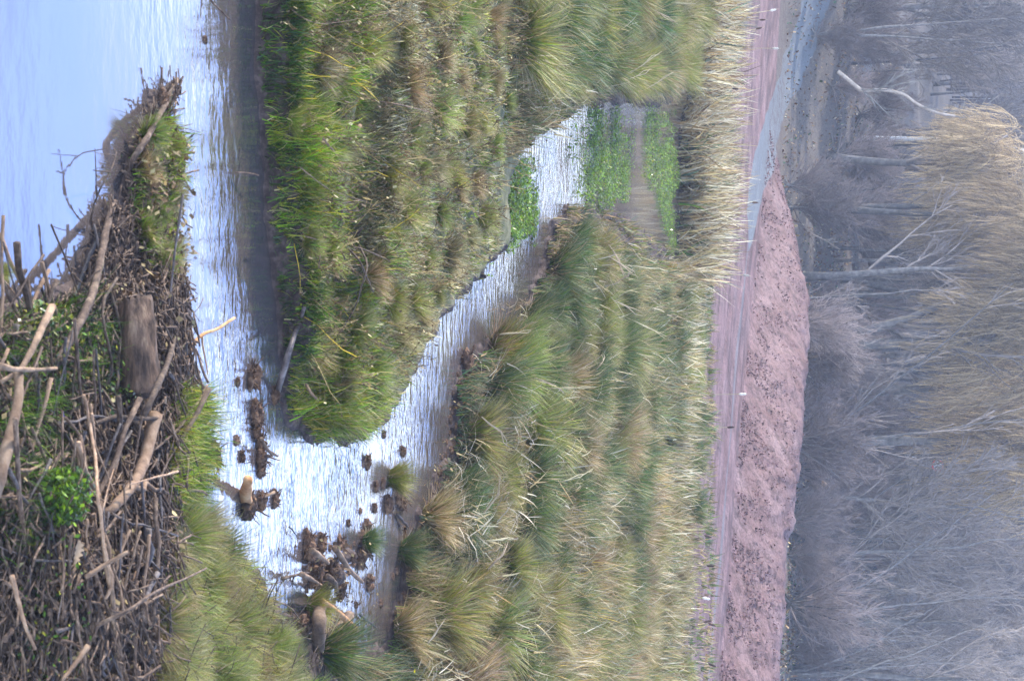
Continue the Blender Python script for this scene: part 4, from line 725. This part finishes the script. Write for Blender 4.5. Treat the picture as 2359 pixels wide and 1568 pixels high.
# ------------------------------------------------------------------ trees
def tree_proto(name, height, tr, kind='bare', stems=1, seed=0):
    k = 9; trunk = MB(); crown = MB(); z = np.linspace(0, 1, k)
    P = []
    for s in range(stems):
        lean = rng.normal(0, .06 if stems == 1 else .22, 2); c = np.zeros((k, 3)); c[:, 2] = z*height*(rng.uniform(.8, 1)); c[:, :2] = lean*height*z[:, None]**1.3+np.cumsum(rng.normal(0, .012*height, (k, 2)), 0)*z[:, None]; c[0, :2] = rng.normal(0, .05*(stems-1), 2); P.append(c)
    P = np.array(P); R = tr*(1-.82*z)[None]*np.ones((stems, 1)); R[:, 0] *= 1.3; tubes(trunk, P, R, 8, col=np.array([1., 1., 1.]))
    gray = np.array([.92, .84, .82])
    if kind == 'bare':
        A, Ra = branch_level(P, R, 13//stems+3, .42, .85, .25, .25, .98, 6, .5); B, Rb = branch_level(A, Ra, 7, .5, .7, .15, .2, 1, 5, .6); C, Rc = branch_level(B, Rb, 6, .6, .6, .1, .15, 1, 4, .6)
        D, Rd = branch_level(C, Rc, 3, .6, .5, .05, .2, 1, 3, .7)
        tubes(crown, A, Ra, 5, gray); tubes(crown, B, np.maximum(Rb, .018), 4, gray, False); tubes(crown, C, np.maximum(Rc, .011), 3, gray, False); tubes(crown, D, np.maximum(Rd, .008), 3, gray, False)
    elif kind == 'sapling':
        A, Ra = branch_level(P, R, 9, .28, .5, .3, .2, .98, 5, .5); B, Rb = branch_level(A, Ra, 3, .5, .5, .15, .2, 1, 4, .6); tubes(crown, A, np.maximum(Ra, .012), 4, gray, False); tubes(crown, B, np.maximum(Rb, .010), 3, gray, False)
    elif kind == 'willow':
        A, Ra = branch_level(P, R, 12, .5, .8, .45, .35, .98, 7, .5); B, Rb = branch_level(A, Ra, 7, .45, .8, .3, .3, 1, 5, .55)
        tubes(crown, A, Ra, 6, gray); tubes(crown, B, Rb, 4, gray, False)
        C, Rc = branch_level(B, Rb, 13, .9, 1.0, .0, .1, 1, 9, .4, .55, 1.9); Dv, Rd = branch_level(C, Rc, 2, .6, .4, -.4, .2, .8, 5, .8, .35, .7)
        ty = np.array([2.15, 1.72, 1.05]); tubes(crown, C, np.maximum(Rc, .008), 3, ty*rng.uniform(.45, 1.1, (len(C), 1)), False); tubes(crown, Dv, np.maximum(Rd, .007), 3, ty*rng.uniform(.45, 1.2, (len(Dv), 1)), False)
    elif kind == 'shrub':
        A, Ra = branch_level(P, R, 6, .6, .6, .2, .1, 1, 6, .7); B, Rb = branch_level(A, Ra, 6, .55, .6, .1, .1, 1, 5, .7); C, Rc = branch_level(B, Rb, 3, .6, .6, .0, .1, 1, 4, .8)
        gray = gray*np.array([1.05, 1.0, 1.05]); tubes(crown, A, Ra, 4, gray, False); tubes(crown, B, np.maximum(Rb, .009), 3, gray, False); tubes(crown, C, np.maximum(Rc, .006), 3, gray, False)
    return (trunk.build('trunk', M_TRUNK, smooth=True, mesh_only=True), crown.build('crown', M_TWIG, mesh_only=True))
PR = {'bare': [tree_proto('bare', 11, .16), tree_proto('bare', 12, .13), tree_proto('bare', 10, .10, stems=2), tree_proto('bare', 9, .09)],
      'sapling': [tree_proto('sapling', 7, .05, 'sapling'), tree_proto('sapling', 8.5, .06, 'sapling', 2)],
      'willow': [tree_proto('willow', 8.5, .22, 'willow'), tree_proto('willow', 9, .22, 'willow', 2)], 'shrub': [tree_proto('shrub', 2.4, .03, 'shrub', 9), tree_proto('shrub', 1.8, .025, 'shrub', 12)]}
def tree(name, kind, idx, x, Y, y=None, s=1.0, label='', cat='tree', group=None, base=None, rz=None, sz=None, X=None):
    """x unused; y = picture position across, Y = distance"""
    X = (y-784)/FL*Y*1.0 if X is None else X; z = float(H(np.array([X]), np.array([Y]))[0]); r = empty(name, (X, Y, z-.05), random.uniform(0, 6.3) if rz is None else rz); r.scale = (s, s, (sz or s))
    for nm, me in zip(('trunk', 'crown'), PR[kind][idx % len(PR[kind])]):
        o = bpy.data.objects.new(nm, me); COL.objects.link(o); o.parent = r
    tag(r, label, cat, group); return r
tree('willow_tree', 'willow', 0, 0, 92, 370, 1.1, 'weeping willow with tawny shoots at the left, beside the pale crooked trunk')
tree('willow_tree', 'willow', 1, 0, 84, 800, 1.35, 'large weeping willow with long tawny shoots in the middle of the wood', rz=1.0)
tree('willow_tree', 'willow', 0, 0, 88, 1010, 1.4, 'weeping willow right of the largest one, near the round sign', rz=2.2)
tree('willow_tree', 'willow', 1, 0, 99, 640, 1.1, 'weeping willow behind the left edge of the big one', rz=4.)
tree('willow_tree', 'willow', 0, 0, 95, 900, 1.5, 'tall weeping willow standing back between the two largest ones', rz=5.)
tree('willow_tree', 'willow', 1, 0, 90, 480, 1.0, 'small weeping willow at the right shoulder of the left willow', rz=3.)
for yy, Y, s, l in [(640,86,1.15,'slim grey trunk tree rising straight behind the highest part of the red bank'),(1135,84,1.3,'stout grey bare tree right of the round sign'),(1275,80,1.15,'dark bare tree with many low branches right of the stout grey one'),(1040,93,1.0,'thin leaning bare tree close before the round sign'),(40,100,1.2,'bare tree at the left edge above the leaf-strewn slope'),
                    (1420,86,1.1,'bare many-branched tree right of the dark one'),(1540,80,1.1,'bare tree at the right-hand edge of the wood'),(140,112,1.1,'bare tree behind the second path on the left slope')]:
    tree('bare_tree', 'bare', int(yy), 0, Y, yy, s, l)
for i in range(170):
    Y = random.uniform(92, 165); yy = random.uniform(-150, 1720)
    tree('bare_tree', 'bare', i, 0, Y, yy, random.uniform(.75, 1.15), 'bare grey winter tree in the wood on the slope', group='bare trees of the wood on the slope')
for i in range(130):
    yy = random.uniform(-150, 1720); s, al = 0, 0; Y = random.uniform(70, 110); X = (yy-784)/FL*Y
    sv = float(across(np.array([X]), np.array([Y]))[0][0])
    if sv < 6: continue
    if yy < 300 and Y < 95 and random.random() < .6: continue
    tree('bare_shrub', 'shrub', i, 0, Y, yy, random.uniform(.7, 1.4), 'leafless tangled shrub in the undergrowth behind the red bank', 'shrub', 'leafless shrubs behind the red bank')
for i in range(80):
    yy = random.uniform(-120, 1700) if i < 35 else random.uniform(1150, 1700); Y = random.uniform(76, 112); X = (yy-784)/FL*Y
    if float(across(np.array([X]), np.array([Y]))[0][0]) < 5: continue
    tree('sapling', 'sapling', i, 0, Y, yy, random.uniform(.7, 1.3), 'thin straight leafless sapling among the bigger trees behind the red bank', group='thin saplings behind the red bank')
# pale crooked trunk
def placed_trunk(name, pts, Y, dia, label, mat, taper=.6):
    W = np.array([atY(x, y, Y) for x, y in pts]); g = float(H(W[:1, 0], W[:1, 1])[0]); 
    t = np.linspace(0, len(W)-1, (len(W)-1)*4+1); C = np.stack([np.interp(t, range(len(W)), W[:, i]) for i in range(3)], -1)
    for _ in range(3): C[1:-1] = (C[:-2]+2*C[1:-1]+C[2:])/4
    r = empty(name, W[0]); mb = MB(); tubes(mb, (C-W[0])[None], (dia/2/ppm(Y)*np.linspace(1, taper, len(C)))[None], 8, col=np.array([1., 1., 1.])); mb.build('trunk', mat, r, smooth=True)
    A, Ra = branch_level((C-W[0])[None], (dia/2/ppm(Y)*np.linspace(1, taper, len(C)))[None], 12, .3, .9, .2, .2, 1, 5, .5); B, Rb = branch_level(A, Ra, 8, .6, .6, .1, .1, 1, 4, .6)
    mb = MB(); tubes(mb, A, Ra, 4, np.array([1., 1., 1.])); tubes(mb, B, np.maximum(Rb, .006), 3, np.array([1., 1., 1.]), False); mb.build('crown', M_TWIG, r); tag(r, label, 'tree')
M_PTRUNK = barkmat('pale_bark', [(.3, (.17,.14,.115)), (.7, (.33,.28,.23))], 6, .4); M_BIRCH = barkmat('birch_bark', [(.3, (.3,.29,.28)), (.42, (.75,.74,.72)), (.7, (.82,.81,.8))], 4, .2)
placed_trunk('crooked_tree', [(1930,165),(1955,185),(1990,215),(2025,205),(2062,212),(2085,218),(2110,240),(2160,262),(2200,268)], 90, 10, 'pale crooked leaning trunk in front of the left willow', M_PTRUNK)
placed_trunk('birch_tree', [(1985,318),(2080,320),(2200,322),(2270,330),(2359,348),(2440,362)], 104, 11, 'white birch trunk rising behind the left willow crown', M_BIRCH, .8)
placed_trunk('leaning_sapling', [(1870,540),(1885,545),(1912,560),(1935,575)], 76, 3, 'thin pale sapling leaning out behind the red bank', M_PTRUNK)
# fallen pale logs etc. in the wood
def wood_log(pts, Y, dia, label, mat=None, nm='fallen_log'):
    W = np.array([atY(x, y, Y) for x, y in pts]); mb = MB(); t = np.linspace(0, len(W)-1, 6); C = np.stack([np.interp(t, range(len(W)), W[:, i]) for i in range(3)], -1); tubes(mb, (C-C[0])[None], np.full((1, 6), dia/2/ppm(Y)), 8)
    o = mb.build(nm, mat or M_PTRUNK, smooth=True); o.location = C[0]; tag(o, label, 'log')
wood_log([(1953,1140),(1985,1112)], 88, 4, 'pale broken pole leaning in the leaf litter of the wood'); wood_log([(1892,1110),(1903,1118)], 76, 11, 'pale cut log end showing just over the red bank', M_PALE)
wood_log([(2228,60),(2232,105),(2236,160)], 120, 5, 'dark level trunk lying across the top of the left slope', M_LOG); wood_log([(2100,1048),(2110,1056)], 100, 5, 'short white post beside the round sign', M_BIRCH, 'post')
# round road sign
def signm(name, c):
    return barkmat(name, [(.3, c), (.7, c)], 5, 0, rough=.4)
p = atY(2160, 1072, 100); r = empty('round_sign', (p[0], p[1], float(H(p[:1], p[1:2])[0])))
hz = p[2]-r.location.z; mb = MB(); tubes(mb, np.array([[(0,.03,0),(0,.03,hz*.5),(0,.03,hz+.2)]]), np.full((1, 3), .03), 8); mb.build('post', signm('post_grey', (.2,.2,.2)), r)
def disc(y, r0, r1, n=32):
    a = np.arange(n)*2*math.pi/n; out=[]
    for rr, yy in ((r0, y), (r1, y), (r1, y+.01), (r0, y+.01)): out.append(np.stack([np.cos(a)*rr, np.full(n, yy), np.sin(a)*rr+hz], -1))
    V = np.concatenate(out); F = []
    for k in range(4):
        for i in range(n): F.append((k*n+i, k*n+(i+1) % n, ((k+1) % 4)*n+(i+1) % n, ((k+1) % 4)*n+i))
    return V, np.array(F)
for nm, y, a_, b_, c in (('sign_face', 0, .001, .23, (.8,.8,.78)), ('sign_border', -.006, .22, .30, (.6,.04,.04))):
    V_, F_ = disc(y, a_, b_); mb = MB(); mb.add(V_, [F_]); mb.build(nm, signm(nm, c), r)
mb = MB()
for (x0, x1, z0, z1) in ((-.09, -.05, -.12, .1), (.02, .11, .05, .09), (.02, .11, -.1, -.06), (.08, .11, -.06, .05), (-.12, -.03, -.16, -.12)):
    mb.add(np.array([(x0,-.008,z0+hz),(x1,-.008,z0+hz),(x1,-.008,z1+hz),(x0,-.008,z1+hz),(x0,-.001,z0+hz),(x1,-.001,z0+hz),(x1,-.001,z1+hz),(x0,-.001,z1+hz)]), [np.array([(0,1,2,3),(0,4,5,1),(1,5,6,2),(2,6,7,3),(3,7,4,0)])])
mb.build('sign_symbol', signm('sign_black', (.02,.02,.02)), r); tag(r, 'round white sign with red border standing in the wood', 'sign')
mb = MB(); n = 9000; k = rng.integers(3, 11, n); f = rng.uniform(0, 1, (n, 1)); bs = BASE[k]*(1-f)+BASE[np.minimum(k+1, len(BASE)-1)]*f; off = np.abs(rng.normal(0, 1.7, n)); X = bs[:, 0]+off*.35; Y = bs[:, 1]+off; s_c, al_ = across(X, Y); kk = (s_c > -.5) & (s_c < 3.3) & (fbm(X*1.3, Y*1.3, 300, 4) > .49); X, Y = X[kk], Y[kk]; n = len(X)
p = np.stack([X, Y, H(X, Y)+.01], -1); flat_leaves(mb, p, rng.uniform(.012, .05, n), np.array([.15, .095, .088])*rng.uniform(.4, 1.9, (n, 1)), 1.0); tag(mb.build('earth_clods', M_DEAD), 'loose dark red crumbs of earth strewn over the red bank', 'earth', kind='stuff')
# wood floor litter and far trees as one mass
mb = MB(); n = 26000; yy = rng.uniform(-200, 1760, n); Y = rng.uniform(64, 125, n); X = (yy-784)/FL*Y; s, al = across(X, Y); k = s > 4.5; X, Y = X[k], Y[k]; n = len(X); p = np.stack([X, Y, H(X, Y)+rng.uniform(0, .12, n)], -1)
flat_leaves(mb, p, rng.uniform(.03, .09, n), pick(n, brown=4, tan=1.5, straw=.6, pale=.5, dark=1, blueg=.6), .8); tag(mb.build('leaf_litter', M_DEAD), 'brown leaf litter covering the floor of the wood', 'leaf litter', kind='stuff')
mb = MB(); n = 330; yy = rng.uniform(-300, 1850, n); Y = rng.uniform(150, 230, n); X = (yy-784)/FL*Y; z = H(X, Y); k = 6; t = np.linspace(0, 1, k); hh = rng.uniform(7, 12, n)
P = np.zeros((n, k, 3)); P[:, :, 0] = X[:, None]+rng.normal(0, .5, (n, 1))*t; P[:, :, 1] = Y[:, None]; P[:, :, 2] = z[:, None]+hh[:, None]*t; R = rng.uniform(.06, .14, (n, 1))*(1-.8*t)
tubes(mb, P, R, 4, np.array([.7, .62, .66])); A, Ra = branch_level(P, R, 12, .35, .8, .3, .15, 1, 4, .6); B, Rb = branch_level(A, Ra, 7, .55, .7, .1, .1, 1, 3, .7)
tubes(mb, A, np.maximum(Ra, .015), 3, np.array([.95, .9, .92]), False); tubes(mb, B, np.maximum(Rb, .012), 3, np.array([.95, .9, .92]), False); tag(mb.build('far_wood', M_TWIG), 'mass of bare trees far up the slope', 'wood', kind='stuff')
hz = bpy.data.materials.new('haze'); hz.use_nodes = True; t = hz.node_tree; t.nodes.clear(); o_ = N(t, 'ShaderNodeOutputMaterial'); v = N(t, 'ShaderNodeVolumePrincipled')
v.inputs['Color'].default_value = (.62, .74, 1.0, 1); v.inputs['Density'].default_value = .0008; v.inputs['Anisotropy'].default_value = .3; t.links.new(v.outputs[0], o_.inputs['Volume'])
bx = np.array([(-190,-6,-2),(190,-6,-2),(190,440,-2),(-190,440,-2),(-190,-6,75),(190,-6,75),(190,440,75),(-190,440,75)], float)
o = mesh('haze', bx, [np.array([(3,2,1,0),(4,5,6,7),(0,1,5,4),(1,2,6,5),(2,3,7,6),(3,0,4,7)])], hz); o['kind'] = 'stuff'; o['label'] = 'thin bluish winter haze over the marsh and wood'; o['category'] = 'haze'
print('verts', sum(len(m.vertices) for m in bpy.data.meshes))
